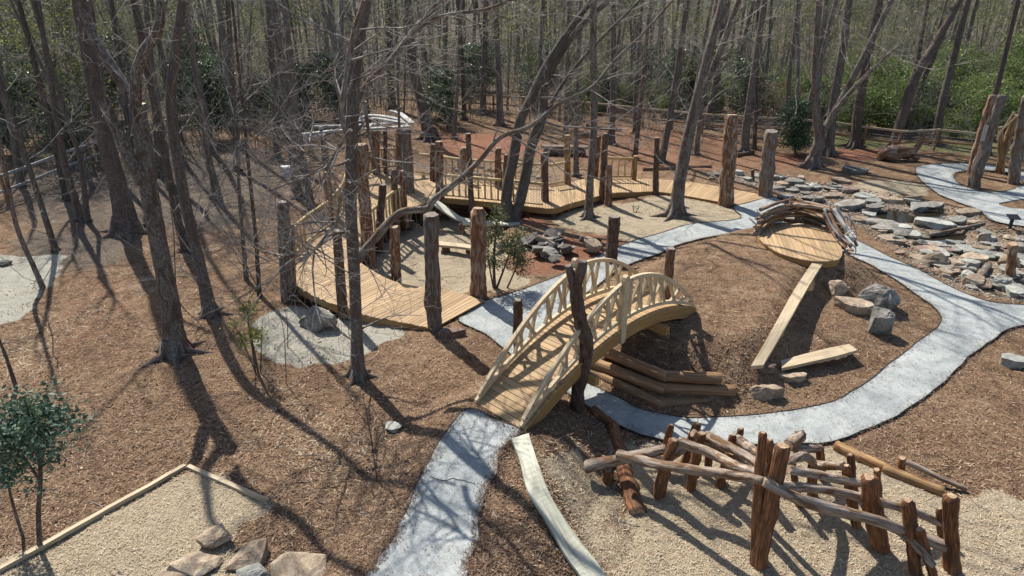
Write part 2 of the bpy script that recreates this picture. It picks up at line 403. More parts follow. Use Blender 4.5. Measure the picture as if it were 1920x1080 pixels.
m, n, l = M('path_surface'); nt = m.node_tree
tc = nt.nodes.new('ShaderNodeTexCoord'); oc = tc.outputs['Object']
f1 = noise_tex(nt, oc, 0.9, 6, 0.65, 0.6); f2 = noise_tex(nt, oc, 45, 3, 0.7); f3 = noise_tex(nt, oc, 9, 5, 0.7, 0.5)
c = ramp(nt, f1, [(0.32, (0.215, 0.233, 0.232)), (0.5, (0.305, 0.323, 0.315)), (0.68, (0.39, 0.404, 0.385))])
c = mix(nt, 0.75, c, ramp(nt, f2, [(0.32, (0.30,) * 3), (0.46, (0.92,) * 3), (0.7, (1.15,) * 3)]), 'MULTIPLY')
c = mix(nt, 0.6, c, ramp(nt, f3, [(0.28, (0.62, 0.6, 0.58)), (0.45, (1,) * 3), (0.7, (1.06,) * 3)]), 'MULTIPLY')
vo = nt.nodes.new('ShaderNodeTexVoronoi'); vo.inputs['Scale'].default_value = 14; l.new(oc, vo.inputs['Vector'])
deb = ramp(nt, vo.outputs['Distance'], [(0.05, (1, 1, 1)), (0.10, (0, 0, 0))])
deb = mix(nt, 1.0, deb, ramp(nt, noise_tex(nt, oc, 6, 2), [(0.5, (0, 0, 0)), (0.56, (1, 1, 1))]), 'MULTIPLY')
c = mix(nt, math_n(nt, 'MULTIPLY', deb, 0.8), c, (0.14, 0.115, 0.09))
f4 = noise_tex(nt, oc, 2.6, 7, 0.7, 1.0)
c = mix(nt, 0.8, c, ramp(nt, f4, [(0.30, (0.66, 0.64, 0.60)), (0.48, (1,) * 3), (0.66, (1.08, 1.08, 1.06))]), 'MULTIPLY')
finish(nt, c, 0.9, math_n(nt, 'ADD', f2, f3), 0.5, 0.01, 0.15)
MAT['path'] = m

m, n, l = M('pond_water'); nt = m.node_tree
b = n['Principled BSDF']; b.inputs['Base Color'].default_value = (0.02, 0.016, 0.010, 1); b.inputs['Roughness'].default_value = 0.04
tc = nt.nodes.new('ShaderNodeTexCoord')
bn = nt.nodes.new('ShaderNodeBump'); bn.inputs['Strength'].default_value = 0.08; bn.inputs['Distance'].default_value = 0.02
l.new(noise_tex(nt, tc.outputs['Object'], 5, 2), bn.inputs['Height']); l.new(bn.outputs[0], b.inputs['Normal'])
MAT['water'] = m

# ------------------------------------------------------------------ building helpers
ORG = {}


def tag(o, label=None, cat=None, group=None, kind=None):
    if label: o['label'] = label
    if cat: o['category'] = cat
    if group: o['group'] = group
    if kind: o['kind'] = kind
    return o


def thing(name, label, cat, loc, group=None):
    o = bpy.data.objects.new(name, None)
    o.empty_display_size = 0.3
    o.location = loc
    COL.objects.link(o)
    ORG[o.name] = Vector(loc)
    return tag(o, label, cat, group)


class MB:
    """collects shapes in world metres; build() links them as ONE mesh object"""
    def __init__(s):
        s.v = []; s.f = []; s.g = []; s.mi = []; s.sm = []; s.rn = []; s.q = {}

    def quad8(s, c, gofs=None, mi=0, along=None):
        """hexahedron from 8 corners (bottom ring 0-3, top ring 4-7)"""
        b = len(s.v)
        gofs = gofs or (random.random() * 9, random.random() * 9, random.random() * 9)
        c = [Vector(q) for q in c]
        ax = (along or (c[1] - c[0])).normalized()
        up = (c[4] - c[0]).normalized()
        sd_ = ax.cross(up)
        for q in c:
            d = q - c[0]
            s.g.append((d.dot(sd_) + gofs[0], d.dot(up) + gofs[1], d.dot(ax) + gofs[2])); s.v.append(tuple(q)); s.rn.append(0.5)
        for fc in ((3, 2, 1, 0), (4, 5, 6, 7), (0, 1, 5, 4), (1, 2, 6, 5), (2, 3, 7, 6), (3, 0, 4, 7)):
            s.f.append(tuple(b + i for i in fc)); s.mi.append(mi); s.sm.append(False)

    def bar(s, a, b, w, h, up=Vector((0, 0, 1)), mi=0):
        """squared timber from a to b, w wide, h deep, centred"""
        a = Vector(a); b = Vector(b); d = (b - a).normalized()
        x = d.cross(up)
        x = (x.normalized() if x.length > 1e-4 else Vector((1, 0, 0))) * (w / 2)
        z = x.cross(d).normalized() * (h / 2)
        s.quad8([a - x - z, b - x - z, b + x - z, a + x - z, a - x + z, b - x + z, b + x + z, a + x + z], None, mi, d)

    def sweep(s, pts, w, h, ups=None, mi=0):
        """rectangular section swept along points"""
        n = len(pts); pts = [Vector(p) for p in pts]; base = len(s.v); L = 0
        go = random.random() * 20
        for i, p in enumerate(pts):
            d = (pts[min(i + 1, n - 1)] - pts[max(i - 1, 0)]).normalized()
            u = ups[i] if ups else Vector((0, 0, 1))
            x = d.cross(u).normalized() * (w / 2); z = x.cross(d).normalized() * (h / 2)
            if i: L += (p - pts[i - 1]).length
            for k, (sx, sz) in enumerate(((-1, -1), (1, -1), (1, 1), (-1, 1))):
                s.v.append(tuple(p + x * sx + z * sz)); s.g.append((go + sx * w / 2, sz * h / 2, L + go)); s.rn.append(0.5)
        for i in range(n - 1):
            for k in range(4):
                a = base + i * 4 + k; b = base + i * 4 + (k + 1) % 4
                s.f.append((a, b, b + 4, a + 4)); s.mi.append(mi); s.sm.append(False)
        s.f.append((base + 3, base + 2, base + 1, base)); e = base + (n - 1) * 4
        s.f.append((e, e + 1, e + 2, e + 3)); s.mi += [mi, mi]; s.sm += [False, False]

    def tube(s, pts, rad, n=8, rough=0.0, cap=True, capmi=0, mi=0, lobes=0.0, seed=None, gnarl=0.0):
        rg = random.Random(seed if seed is not None else random.random())
        pts = [Vector(p) for p in pts]; m = len(pts); base = len(s.v)
        d0 = (pts[1] - pts[0]).normalized()
        x = d0.cross(Vector((0, 0, 1)) if abs(d0.z) < 0.9 else Vector((1, 0, 0))).normalized()
        L = 0; go = rg.random() * 30
        ph = [rg.random() * 6.28 for _ in range(4)]
        for i, p in enumerate(pts):
            d = (pts[min(i + 1, m - 1)] - pts[max(i - 1, 0)])
            d = d.normalized() if d.length > 1e-6 else d0
            x = (x - d * x.dot(d)).normalized(); y = d.cross(x)
            if i: L += (p - pts[i - 1]).length
            for k in range(n):
                a = 6.28318 * k / n
                q = 1.0
                if lobes: q += lobes * (math.sin(2 * a + ph[0] + L * 0.7) + 0.7 * math.sin(3 * a + ph[1] - L * 1.1) + 0.5 * math.sin(5 * a + ph[2] + L * 1.9))
                if rough: q += rg.uniform(-rough, rough)
                if gnarl:
                    nv = Vector((math.cos(a) * 1.7 + go, math.sin(a) * 1.7, L * 1.3))
                    q += gnarl * (mnoise.noise(nv) + 0.8 * (0.35 - abs(mnoise.noise(nv * 2.6))) + 0.4 * mnoise.noise(Vector((math.cos(a) * 6 + go, math.sin(a) * 6, L * 1.1))))
                r = rad[i] * q
                cx, sy = math.cos(a), math.sin(a)
                s.v.append(tuple(p + x * (r * cx) + y * (r * sy)))
                s.g.append((cx * rad[0] + go, sy * rad[0], L + go)); s.rn.append(0.5)
        for i in range(m - 1):
            for k in range(n):
                a = base + i * n + k; b = base + i * n + (k + 1) % n
                s.f.append((a, b, b + n, a + n)); s.mi.append(mi); s.sm.append(True)
        if cap:
            for st, rev in ((base, True), (base + (m - 1) * n, False)):
                bb = len(s.v)
                for k in range(n):
                    s.v.append(s.v[st + k]); s.g.append(s.g[st + k]); s.rn.append(0.5)
                idx = [bb + k for k in range(n)]
                s.f.append(tuple(reversed(idx)) if rev else tuple(idx)); s.mi.append(capmi); s.sm.append(False)

    def ptube(s, pts, rad, n=3, mi=0):
        """plain open tube, batched"""
        s.q.setdefault((len(pts), n, mi), []).append((pts, rad))

    def flush(s):
        for (k, n, mi), L in s.q.items():
            P = np.array([[tuple(p) for p in pts] for pts, _ in L], float); Rr = np.array([r for _, r in L], float)
            s.batch(P, Rr, n, mi)
        s.q = {}

    def batch(s, P, Rr, n, mi=0):
        m, k = Rr.shape
        D = P[:, -1] - P[:, 0]; D /= np.linalg.norm(D, axis=1)[:, None] + 1e-9
        ref = np.where((np.abs(D[:, 2]) < .9)[:, None], np.array([[0, 0, 1.]]), np.array([[1., 0, 0]]))
        x = np.cross(D, ref); x /= np.linalg.norm(x, axis=1)[:, None] + 1e-9
        y = np.cross(D, x)
        an = np.arange(n) * 2 * np.pi / n; ca, sa = np.cos(an), np.sin(an)
        off = ca[None, :, None] * x[:, None, :] + sa[None, :, None] * y[:, None, :]
        VV = P[:, :, None, :] + Rr[:, :, None, None] * off[:, None, :, :]
        seg = np.concatenate([np.zeros((m, 1)), np.cumsum(np.linalg.norm(np.diff(P, axis=1), axis=2), 1)], 1)
        go = np.random.RandomState(m).uniform(0, 30, m)
        gg = np.empty((m, k, n, 3))
        gg[..., 0] = ca * Rr[:, :1, None] + go[:, None, None]; gg[..., 1] = sa * Rr[:, :1, None]; gg[..., 2] = (seg + go[:, None])[:, :, None]
        b = len(s.v)
        s.v += VV.reshape(-1, 3).tolist(); s.g += gg.reshape(-1, 3).tolist(); s.rn += [.5] * (m * k * n)
        i0 = (np.arange(m)[:, None, None] * k + np.arange(k - 1)[None, :, None]) * n
        j = np.arange(n)[None, None, :]; j2 = (j + 1) % n
        Fq = np.stack([i0 + j, i0 + j2, i0 + j2 + n, i0 + j + n], -1).reshape(-1, 4) + b
        s.f += Fq.tolist(); s.mi += [mi] * len(Fq); s.sm += [True] * len(Fq)

    def quads(s, cen, ax, ay, rn, mi=0):
        """numpy batch of leaf-like quads"""
        b = len(s.v)
        P = np.stack([cen - ax, cen - ay * 1.0, cen + ax, cen + ay], 1).reshape(-1, 3)
        s.v += [tuple(q) for q in P]; s.g += [(0, 0, 0)] * len(P)
        s.rn += list(np.repeat(rn, 4))
        for i in range(len(cen)):
            j = b + i * 4
            s.f.append((j, j + 1, j + 2, j + 3))
        s.mi += [mi] * len(cen); s.sm += [False] * len(cen)

    def build(s, name, mats, parent=None, loc=None):
        s.flush()
        mats = mats if isinstance(mats, (list, tuple)) else [mats]
        org = ORG[parent.name] if parent is not None else Vector(loc if loc is not None else (0, 0, 0))
        me = bpy.data.meshes.new(name)
        va = np.array(s.v, dtype=np.float32) - np.array(org[:], dtype=np.float32)
        me.from_pydata(va.tolist(), [], s.f)
        for mm in mats: me.materials.append(MAT[mm] if isinstance(mm, str) else mm)
        me.polygons.foreach_set('use_smooth', s.sm)
        if any(s.mi): me.polygons.foreach_set('material_index', s.mi)
        at = me.attributes.new('gc', 'FLOAT_VECTOR', 'POINT'); at.data.foreach_set('vector', np.array(s.g, dtype=np.float32).ravel())
        at = me.attributes.new('rnd', 'FLOAT', 'POINT'); at.data.foreach_set('value', np.array(s.rn, dtype=np.float32))
        me.update()
        o = bpy.data.objects.new(name, me); COL.objects.link(o)
        if parent is not None: o.parent = parent
        else: o.location = org
        ORG[o.name] = Vector(org)
        return o


def lerp(a, b, t): return a + (b - a) * t


def spline(pts, sub=6):
    """open Catmull-Rom through Vectors"""
    pts = [Vector(p) for p in pts]
    if len(pts) < 3: return [lerp(pts[0], pts[-1], i / sub) for i in range(sub + 1)]
    out = []
    for i in range(len(pts) - 1):
        p0 = pts[max(i - 1, 0)]; p1 = pts[i]; p2 = pts[i + 1]; p3 = pts[min(i + 2, len(pts) - 1)]
        for k in range(sub):
            t = k / sub
            out.append(0.5 * ((2 * p1) + (p2 - p0) * t + (2 * p0 - 5 * p1 + 4 * p2 - p3) * t * t + (3 * p1 - p0 - 3 * p2 + p3) * t ** 3))
    out.append(pts[-1])
    return out


def log_mesh(mb, pts, r0, r1, n=14, rings=12, lobes=0.05, rough=0.03, bend=0.0, seed=0, mi=0, capmi=1, gnarl=0.0, chamfer=0.16, tip=0.84):
    rg = random.Random(seed)
    if len(pts) == 2:
        a, b = Vector(pts[0]), Vector(pts[1])
        d = b - a; x = d.cross(Vector((0.3, 0.2, 1))).normalized(); y = d.cross(x).normalized()
        P = []
        for i in range(rings):
            t = i / (rings - 1)
            w = math.sin(t * 3.1416) * bend
            P.append(lerp(a, b, t) + x * (w * rg.uniform(0.3, 1) + rg.uniform(-1, 1) * r0 * 0.05) + y * (rg.uniform(-1, 1) * r0 * 0.05))
    else:
        P = spline(pts, max(3, rings // (len(pts) - 1)))
        P = [p + Vector([rg.uniform(-1, 1) * r0 * 0.06 for _ in range(3)]) for p in P]
    m = len(P)
    dd = (P[-1] - P[-2]).normalized(); d2 = (P[1] - P[0]).normalized()
    rad = [lerp(r0, r1, i / (m - 1)) * rg.uniform(1 - rough, 1 + rough) for i in range(m)]
    P = [P[0] - d2 * 0.0] + [P[0] + d2 * r0 * 0.16] + P[1:-1] + [P[-1] - dd * r1 * chamfer] + [P[-1]]
    rad = [rad[0] * 0.86, rad[0]] + rad[1:-1] + [rad[-1], rad[-1] * tip]
    mb.tube(P, rad, n, rough, True, capmi, mi, lobes, seed, gnarl)


ORD = ['leftmost', 'second', 'third', 'fourth', 'fifth', 'sixth', 'seventh', 'eighth', 'ninth', 'tenth', 'eleventh', 'twelfth', 'thirteenth', 'fourteenth', 'fifteenth', 'sixteenth', 'seventeenth', 'eighteenth', 'nineteenth', 'twentieth']


def seen_at(p):
    zz = p[1] * CP + (CAM_H - p[2]) * SP
    return 960 + FPX * p[0] / zz, 540 + FPX * (-p[1] * SP + (CAM_H - p[2]) * CP) / zz


def name_apart(objs, marks, text):
    """labels that single each thing out: by the landmark it stands nearest to, then by its order from the left"""
    bins = {}
    for o in objs:
        x, y = seen_at(o.location)
        k = min(range(len(marks)), key=lambda i: (marks[i][0] - x) ** 2 + ((marks[i][1] - y) * 1.6) ** 2)
        bins.setdefault(k, []).append((x, o))
    for k, L in bins.items():
        L.sort(key=lambda q: q[0])
        for i, (x, o) in enumerate(L):
            w = 'only' if len(L) == 1 else (ORD[min(i, 19)] + ('' if i == 0 else ' from left'))
            o['label'] = text % (w, marks[k][2])


def dup(o, parent=None):
    c = o.copy(); COL.objects.link(c)
    if parent is not None: c.parent = parent
    for ch in list(o.children): dup(ch, c)
    return c

# ------------------------------------------------------------------ ground
def axis(lo, hi, f0, f1, step, g=1.12):
    a = list(np.arange(f0, f1 + 1e-6, step))
    s = step; x = f1
    while x < hi: s *= g; x += s; a.append(min(x, hi))
    s = step; x = f0
    while x > lo: s *= g; x -= s; a.insert(0, max(x, lo))
    return np.array(a)


gx = axis(-420, 420, -13, 21, 0.115); gy = axis(-60, 560, 6, 34, 0.115)
XX, YY = np.meshgrid(gx, gy)
ZZ = H(XX.ravel(), YY.ravel())
X1, Y1 = XX.ravel(), YY.ravel()
jr = np.random.RandomState(3)
near = smooth((38 - np.hypot(X1 - 3, Y1 - 18)) / 10)
ZZ = ZZ + near * jr.normal(0, 0.006, len(ZZ))
nx, ny = len(gx), len(gy)
ii = (np.arange(ny - 1)[:, None] * nx + np.arange(nx - 1)[None, :]).ravel()
F = np.stack([ii, ii + 1, ii + nx + 1, ii + nx], 1)
me = bpy.data.meshes.new('ground')
me.from_pydata(np.stack([X1, Y1, ZZ], 1).tolist(), [], F.tolist())
me.materials.append(MAT['ground'])
me.polygons.foreach_set('use_smooth', [True] * len(F))
TAN = [
    ([(348,890),(490,948),(474,975),(430,1000),(420,1120),(-100,1140)], 0, 0.08, 1.0),
    ([(1150,812),(1240,835),(1390,850),(1560,840),(1780,932),(1860,925),(1980,965),(1980,1150),(1120,1150),(1150,1080),(1180,1010),(1190,960),(1160,880)], 0, 0.35, 1.0),
    ([(1090,830),(1190,950),(1190,1150),(1130,1100),(1050,960),(1020,880)], 0.3, 0.6, 0.62),
    ([(690,500),(730,440),(800,405),(880,405),(930,430),(950,520),(1000,545),(930,570),(850,560),(760,535)], -0.4, 0.5, 0.95),
    ([(1040,398),(1130,385),(1250,368),(1400,395),(1425,418),(1280,430),(1190,455),(1120,440),(1050,430)], 0, 0.8, 0.66),
    ([(1590,352),(1650,338),(1720,342),(1740,362),(1680,368),(1610,366)], 0, 0.5, 0.9),
    ([(1640,520),(1760,520),(1850,560),(1780,545)], 0, 0.4, 0.5),
    ([(-60,660),(160,560),(300,470),(520,430),(420,480),(250,570),(60,710)], 0, 2.2, 0.42),
    ([(520,760),(700,800),(640,900),(500,860)], 0, 1.6, 0.36),
]
GRAVEL = [([(484,610),(550,583),(645,596),(750,618),(742,640),(695,665),(620,692),(545,687),(488,655)], -0.1, 0.25, 1.0), ([(-60,490),(60,478),(118,484),(95,525),(60,578),(-60,625)], 0, 0.25, 1.0), (STREAM, 0, 0.8, 0.46)]
CLAY = [([(965,462),(1060,450),(1130,440),(1195,468),(1120,502),(1040,522),(962,505)], -0.1, 0.6, 1.0), ([(930,395),(1040,400),(1010,440),(950,440)], -0.4, 0.6, 0.9), ([(810,250),(980,255),(1060,290),(960,300),(820,290)], 0, 1.5, 0.7),
        ([(1560,282),(1640,268),(1700,285),(1640,300),(1560,300)], 0, 0.8, 0.8), ([(1440,285),(1520,290),(1500,305),(1430,302)], 0, 0.8, 0.8), ([(1060,225),(1290,240),(1540,320),(1200,320),(1060,300)], 0, 2.0, 0.5), ([(100,560),(280,500),(230,620),(60,680)], 0, 1.5, 0.45)]
LITTER = [([(60,425),(260,440),(240,500),(110,510),(0,470)], 0, 3.5, 0.75), ([(0,300),(300,235),(560,300),(540,420),(300,450),(0,430)], 0, 5, 0.62)]
GRASS = [([(1480,255),(1560,250),(1700,262),(1930,270),(1930,300),(1750,285),(1560,280)], 0, 1.5, 0.6), ([(1540,210),(2100,230),(2300,330),(1930,280)], 0, 3, 0.9)]


def field(polys, x, y):
    a = np.zeros(len(x))
    for px, z, soft, amt in polys:
        a = np.maximum(a, amt * smooth(sdist(x, y, plan(px, z, 3)) / soft + 0.5))
    return a


def wobble(x, y):
    return x + 0.13 * np.sin(y * 3.1 + 1.7 * np.sin(x * 2.2)) + 0.06 * np.sin(y * 7.7), y + 0.13 * np.sin(x * 2.9 + 1.9 * np.sin(y * 1.7)) + 0.06 * np.sin(x * 8.3)


wx, wy = wobble(X1, Y1)
FLD = {'tan': TAN, 'gravel': GRAVEL, 'clay': CLAY, 'litter': LITTER, 'grass': GRASS}
sel = np.where((np.abs(X1) < 60) & (Y1 < 80) & (Y1 > 0))[0]
for nm, ps in FLD.items():
    a = np.zeros(len(X1), dtype=np.float32)
    a[sel] = field(ps, wx[sel], wy[sel])
    if nm == 'litter':
        a = np.maximum(a, 0.6 * smooth((np.hypot(X1 - 2, Y1 - 20) - 30) / 12).astype(np.float32))
    if nm == 'tan':   # the timber-edged bay keeps a clean edge
        a[sel] = np.maximum(a[sel], field(TAN[:1], X1[sel], Y1[sel]) * 1.0)
    at = me.attributes.new(nm, 'FLOAT', 'POINT'); at.data.foreach_set('value', a)
ground = bpy.data.objects.new('ground', me); COL.objects.link(ground)
tag(ground, kind='structure')


# ------------------------------------------------------------------ paths
def sheet(name, outer, holes, mat, up, step=0.3, zfun=None, kind='structure'):
    polys = [outer] + holes
    pts = []; edges = []
    for pl in polys:
        b = len(pts)
        pts += [Vector(p) for p in pl]
        edges += [(b + i, b + (i + 1) % len(pl)) for i in range(len(pl))]
    ox = np.array([p[0] for p in outer]); oy = np.array([p[1] for p in outer])
    qx, qy = np.meshgrid(np.arange(ox.min(), ox.max(), step), np.arange(oy.min(), oy.max(), step))
    qx, qy = qx.ravel(), qy.ravel()
    ok = sdist(qx, qy, outer) > 0.1
    for hpl in holes: ok &= sdist(qx, qy, hpl) < -0.1
    pts += [Vector((a, b)) for a, b in zip(qx[ok], qy[ok])]
    r = delaunay_2d_cdt(pts, edges, [], 0, 1e-5)
    vx = np.array([p[0] for p in r[0]]); vy = np.array([p[1] for p in r[0]])
    f = np.array(r[2])
    cx, cy = vx[f].mean(1), vy[f].mean(1)
    ok = sdist(cx, cy, outer) > 0
    for hpl in holes: ok &= sdist(cx, cy, hpl) < 0
    f = f[ok]
    vz = (H(vx, vy) + up) if zfun is None else np.full(len(vx), zfun)
    nv = len(vx)
    # side skirt down into the soil
    V3 = np.stack([vx, vy, vz], 1).tolist(); faces = f.tolist()
    ec = {}
    for a, b, c in faces:
        for e in ((a, b), (b, c), (c, a)): ec[e] = 1
    low = {}
    for (a, b) in list(ec):
        if (b, a) not in ec:
            for q in (a, b):
                if q not in low: low[q] = len(V3); V3.append([vx[q], vy[q], vz[q] - 0.14])
            faces.append([b, a, low[a], low[b]])
    m_ = bpy.data.meshes.new(name); m_.from_pydata(V3, [], faces); m_.materials.append(MAT[mat]); m_.update()
    o = bpy.data.objects.new(name, m_); COL.objects.link(o); tag(o, kind=kind)
    ORG[o.name] = Vector((0, 0, 0))
    return o


def wavy(poly, amp=0.03, step=0.25):
    out = []
    n_ = len(poly)
    for i in range(n_):
        a = np.array(poly[i]); b = np.array(poly[(i + 1) % n_])
        k = max(1, int(np.hypot(*(b - a)) / step))
        for s in range(k):
            q = a + (b - a) * s / k
            w = mnoise.noise(Vector((q[0] * 1.6, q[1] * 1.6, 3.3))) * amp * 1.6 + mnoise.noise(Vector((q[0] * 6, q[1] * 6, 9))) * amp * 0.6
            w2 = mnoise.noise(Vector((q[0] * 1.6, q[1] * 1.6, 31.3))) * amp * 1.6
            out.append((q[0] + w, q[1] + w2))
    return out


def edging(path, poly, up, skip=None):
    pts = [Vector((a, b, Hs(a, b) + up)) for a, b in poly]
    mb = MB(); run = []
    for p in pts + [pts[0]]:
        if skip and skip(p):
            if len(run) > 2: mb.sweep(run, 0.018, 0.09)
            run = []
        else: run.append(p)
    if len(run) > 2: mb.sweep(run, 0.018, 0.09)
    mb.build('edging', 'edging', path)


lo = wavy(closed_spline(W_LOOP_OUT, 3)); li = wavy(W_LOOP_IN)
loop_path = sheet('loop_path', lo, [li], 'path', 0.04)
edging(loop_path, lo, 0.012); edging(loop_path, li, 0.012)
W_NEAR = closed_spline([tuple(T(x, y)[:2]) for x, y in NEAR_PATH], 3)
npth = wavy(W_NEAR)
near_path = sheet('near_path', npth, [], 'path', 0.045, 0.15)
edging(near_path, npth, 0.015)
# a crack across the near path
ck = spline([T(805, 893, 0.05), T(830, 900, 0.05), T(850, 897, 0.05), T(875, 903, 0.05), T(890, 907, 0.05)], 5)
mb = MB(); mb.sweep([Vector((p.x, p.y + random.uniform(-.015, .015), Hs(p.x, p.y) + 0.047)) for p in ck], 0.016, 0.006); mb.build('crack', 'edging', near_path)
ro = wavy(W_RING_OUT, 0.02); ri = wavy(W_RING_IN, 0.02); ri2 = wavy(W_RING_IN2, 0.02)
ring_path = sheet('ring_path', ro, [ri, ri2], 'path', 0.04)
edging(ring_path, ro, 0.012); edging(ring_path, ri, 0.012)
for pd in PONDS:
    sheet('pond_water', [((x - np.mean([q[0] for q in pd])) * 1.25 + np.mean([q[0] for q in pd]), (y - np.mean([q[1] for q in pd])) * 1.25 + np.mean([q[1] for q in pd])) for x, y in pd], [], 'water', 0, 0.4, -0.20)

# ------------------------------------------------------------------ loose mulch
rs = np.random.RandomState(11)


def scatter(n, ymin, ymax):
    """plan points seen by the lens, even over the picture, kept off the paths"""
    py = rs.uniform(0, 1, n) ** 0.75
    row = ymin + (ymax - ymin) * py
    v = (row - 540) / FPX
    Z = CAM_H / (SP + v * CP)
    x = rs.uniform(-0.80, 0.80, n) * Z; y = Z * (CP - v * SP)
    ok = (sdist(x, y, lo) < 0.03) | (sdist(x, y, li) > 0.03)
    ok &= sdist(x, y, npth) < 0.03
    ok &= (sdist(x, y, ro) < 0.0) | (sdist(x, y, ri) > 0.02)
    for p in PONDS: ok &= sdist(x, y, p) < 0.2
    return x[ok], y[ok]


cx, cy = scatter(150000, 430, 1160)
hz = H(cx, cy)
wxc, wyc = wobble(cx, cy)
tn = np.maximum(field(TAN, wxc, wyc), np.maximum(field(GRAVEL, wxc, wyc), field(TAN[:1], cx, cy)))
N = len(cx)
yaw = rs.uniform(0, 6.283, N); ln = rs.uniform(0.014, 0.05, N) * rs.choice([1, 1, 1, 1.8], N); wd = rs.uniform(0.003, 0.0085, N)
ln = ln * np.where(tn > .5, .6, 1); wd = wd * np.where(tn > .5, .7, 1)
tilt = rs.uniform(-0.5, 0.5, N)
cen = np.stack([cx, cy, hz + rs.uniform(0.002, 0.02, N)], 1)
ax = np.stack([np.cos(yaw) * ln, np.sin(yaw) * ln, np.sin(tilt) * ln], 1)
roll = rs.uniform(-0.6, 0.6, N)
ay = np.stack([-np.sin(yaw) * wd, np.cos(yaw) * wd, np.sin(roll) * wd], 1)
tone = np.where(rs.uniform(0, 1, N) < tn, rs.uniform(0.62, 1.0, N), np.clip(rs.normal(0.40, 0.2, N), 0, 0.85))


def quad_stuff(name, cen, ax, ay, tone, mat, label, cat):
    n_ = len(cen)
    P = np.stack([cen - ax - ay, cen + ax - ay, cen + ax + ay, cen - ax + ay], 1).reshape(-1, 3)
    me_ = bpy.data.meshes.new(name)
    me_.vertices.add(n_ * 4); me_.vertices.foreach_set('co', P.astype(np.float32).ravel())
    me_.loops.add(n_ * 4); me_.loops.foreach_set('vertex_index', np.arange(n_ * 4, dtype=np.int32))
    me_.polygons.add(n_); me_.polygons.foreach_set('loop_start', np.arange(0, n_ * 4, 4, dtype=np.int32))
    at_ = me_.attributes.new('rnd', 'FLOAT', 'POINT'); at_.data.foreach_set('value', np.repeat(tone, 4).astype(np.float32))
    me_.materials.append(MAT[mat]); me_.update(calc_edges=True)
    o = bpy.data.objects.new(name, me_); COL.objects.link(o)
    return tag(o, label, cat, kind='stuff')


# bits that lie along the kerbs and on the paths
ex_ = []
for pl in (lo, li, npth, ro, ri):
    q = np.array(pl); k = rs.randint(0, len(q), 3600 if pl is not npth else 4200); f_ = rs.uniform(0, 1, len(k))[:, None]
    ex_.append(q[k] * (1 - f_) + q[(k + 1) % len(q)] * f_ + rs.normal(0, .07, (len(k), 2)))
qx, qy = rs.uniform(-3, 20, 26000), rs.uniform(7, 32, 26000)
onp = ((sdist(qx, qy, lo) > 0) & (sdist(qx, qy, li) < 0)) | (sdist(qx, qy, npth) > 0)
ex_.append(np.stack([qx[onp], qy[onp]], 1)[:2600])
ex_ = np.concatenate(ex_); M2 = len(ex_)
y2 = rs.uniform(0, 6.283, M2); l2 = rs.uniform(.006, .028, M2); w2 = rs.uniform(.0025, .006, M2)
cen = np.concatenate([cen, np.stack([ex_[:, 0], ex_[:, 1], H(ex_[:, 0], ex_[:, 1]) + rs.uniform(.052, .07, M2)], 1)])
ax = np.concatenate([ax, np.stack([np.cos(y2) * l2, np.sin(y2) * l2, rs.uniform(-.3, .3, M2) * l2], 1)])
ay = np.concatenate([ay, np.stack([-np.sin(y2) * w2, np.cos(y2) * w2, rs.uniform(-.3, .3, M2) * w2], 1)])
tone = np.concatenate([tone, np.clip(rs.normal(.25, .16, M2), 0, .9)])
# fallen leaves in drifts
lx_, ly_ = scatter(26000, 330, 900)
dr = np.array([mnoise.noise(Vector((p, q, 5.5)) * .55) + .6 * mnoise.noise(Vector((p, q, 1.5)) * 1.9) for p, q in zip(lx_, ly_)])
kp = (dr + np.where(lx_ < -4, .22, 0)) > rs.uniform(.0, .55, len(lx_)); kp &= (lx_ < -1.5) | (ly_ > 24)
lx_, ly_ = lx_[kp], ly_[kp]; M3 = len(lx_)
y3 = rs.uniform(0, 6.283, M3); l3 = rs.uniform(.012, .028, M3); w3 = l3 * rs.uniform(.35, .7, M3)
cen = np.concatenate([cen, np.stack([lx_, ly_, H(lx_, ly_) + rs.uniform(.012, .03, M3)], 1)])
ax = np.concatenate([ax, np.stack([np.cos(y3) * l3, np.sin(y3) * l3, rs.uniform(-.6, .6, M3) * l3], 1)])
ay = np.concatenate([ay, np.stack([-np.sin(y3) * w3, np.cos(y3) * w3, rs.uniform(-.6, .6, M3) * w3], 1)])
tone = np.concatenate([tone, np.clip(rs.normal(.42, .2, M3), .05, .85)])
quad_stuff('loose_mulch', cen, ax, ay, tone, 'chip', 'loose shredded bark and straw strewn over the ground', 'mulch')

# ------------------------------------------------------------------ boardwalk
# pairs along the walk: outer/back edge, inner/front edge (survey x, y), deck level
WALK = [((812,616),(909,563),0.10),((745,602),(845,545),0.18),((682,590),(799,540),0.25),((632,573),(733,525),0.30),((582,551),(683,497),0.33),((549,530),(676,489),0.34),((550,507),(683,470),0.35),((572,472),(692,450),0.36),((612,428),(712,427),0.36),((640,394),(738,403),0.42),((655,356),(768,391),0.46),((690,326),(795,381),0.48),((745,316),(815,373),0.48),((795,328),(835,371),0.48),((880,339),(892,376),0.46),((960,346),(962,383),0.44),((1031,350),(1031,391),0.42),((1066,343),(1070,381),0.40),((1100,335),(1105,372),0.36),((1140,334),(1145,362),0.30),((1190,336),(1192,360),0.22),((1228,336),(1226,359),0.18),((1285,340),(1262,363),0.12),((1350,350),(1325,374),0.08),((1443,368),(1382,384),0.05)]
LE = spline([G(a[0], a[1], z) for a, b, z in WALK], 8); RE = spline([G(b[0], b[1], z) for a, b, z in WALK], 8)
NW = len(LE)
bw = thing('boardwalk', 'long curving timber boardwalk on low posts winding through the clearing', 'boardwalk', LE[0].lerp(RE[0], .5))
cl = [0.0]
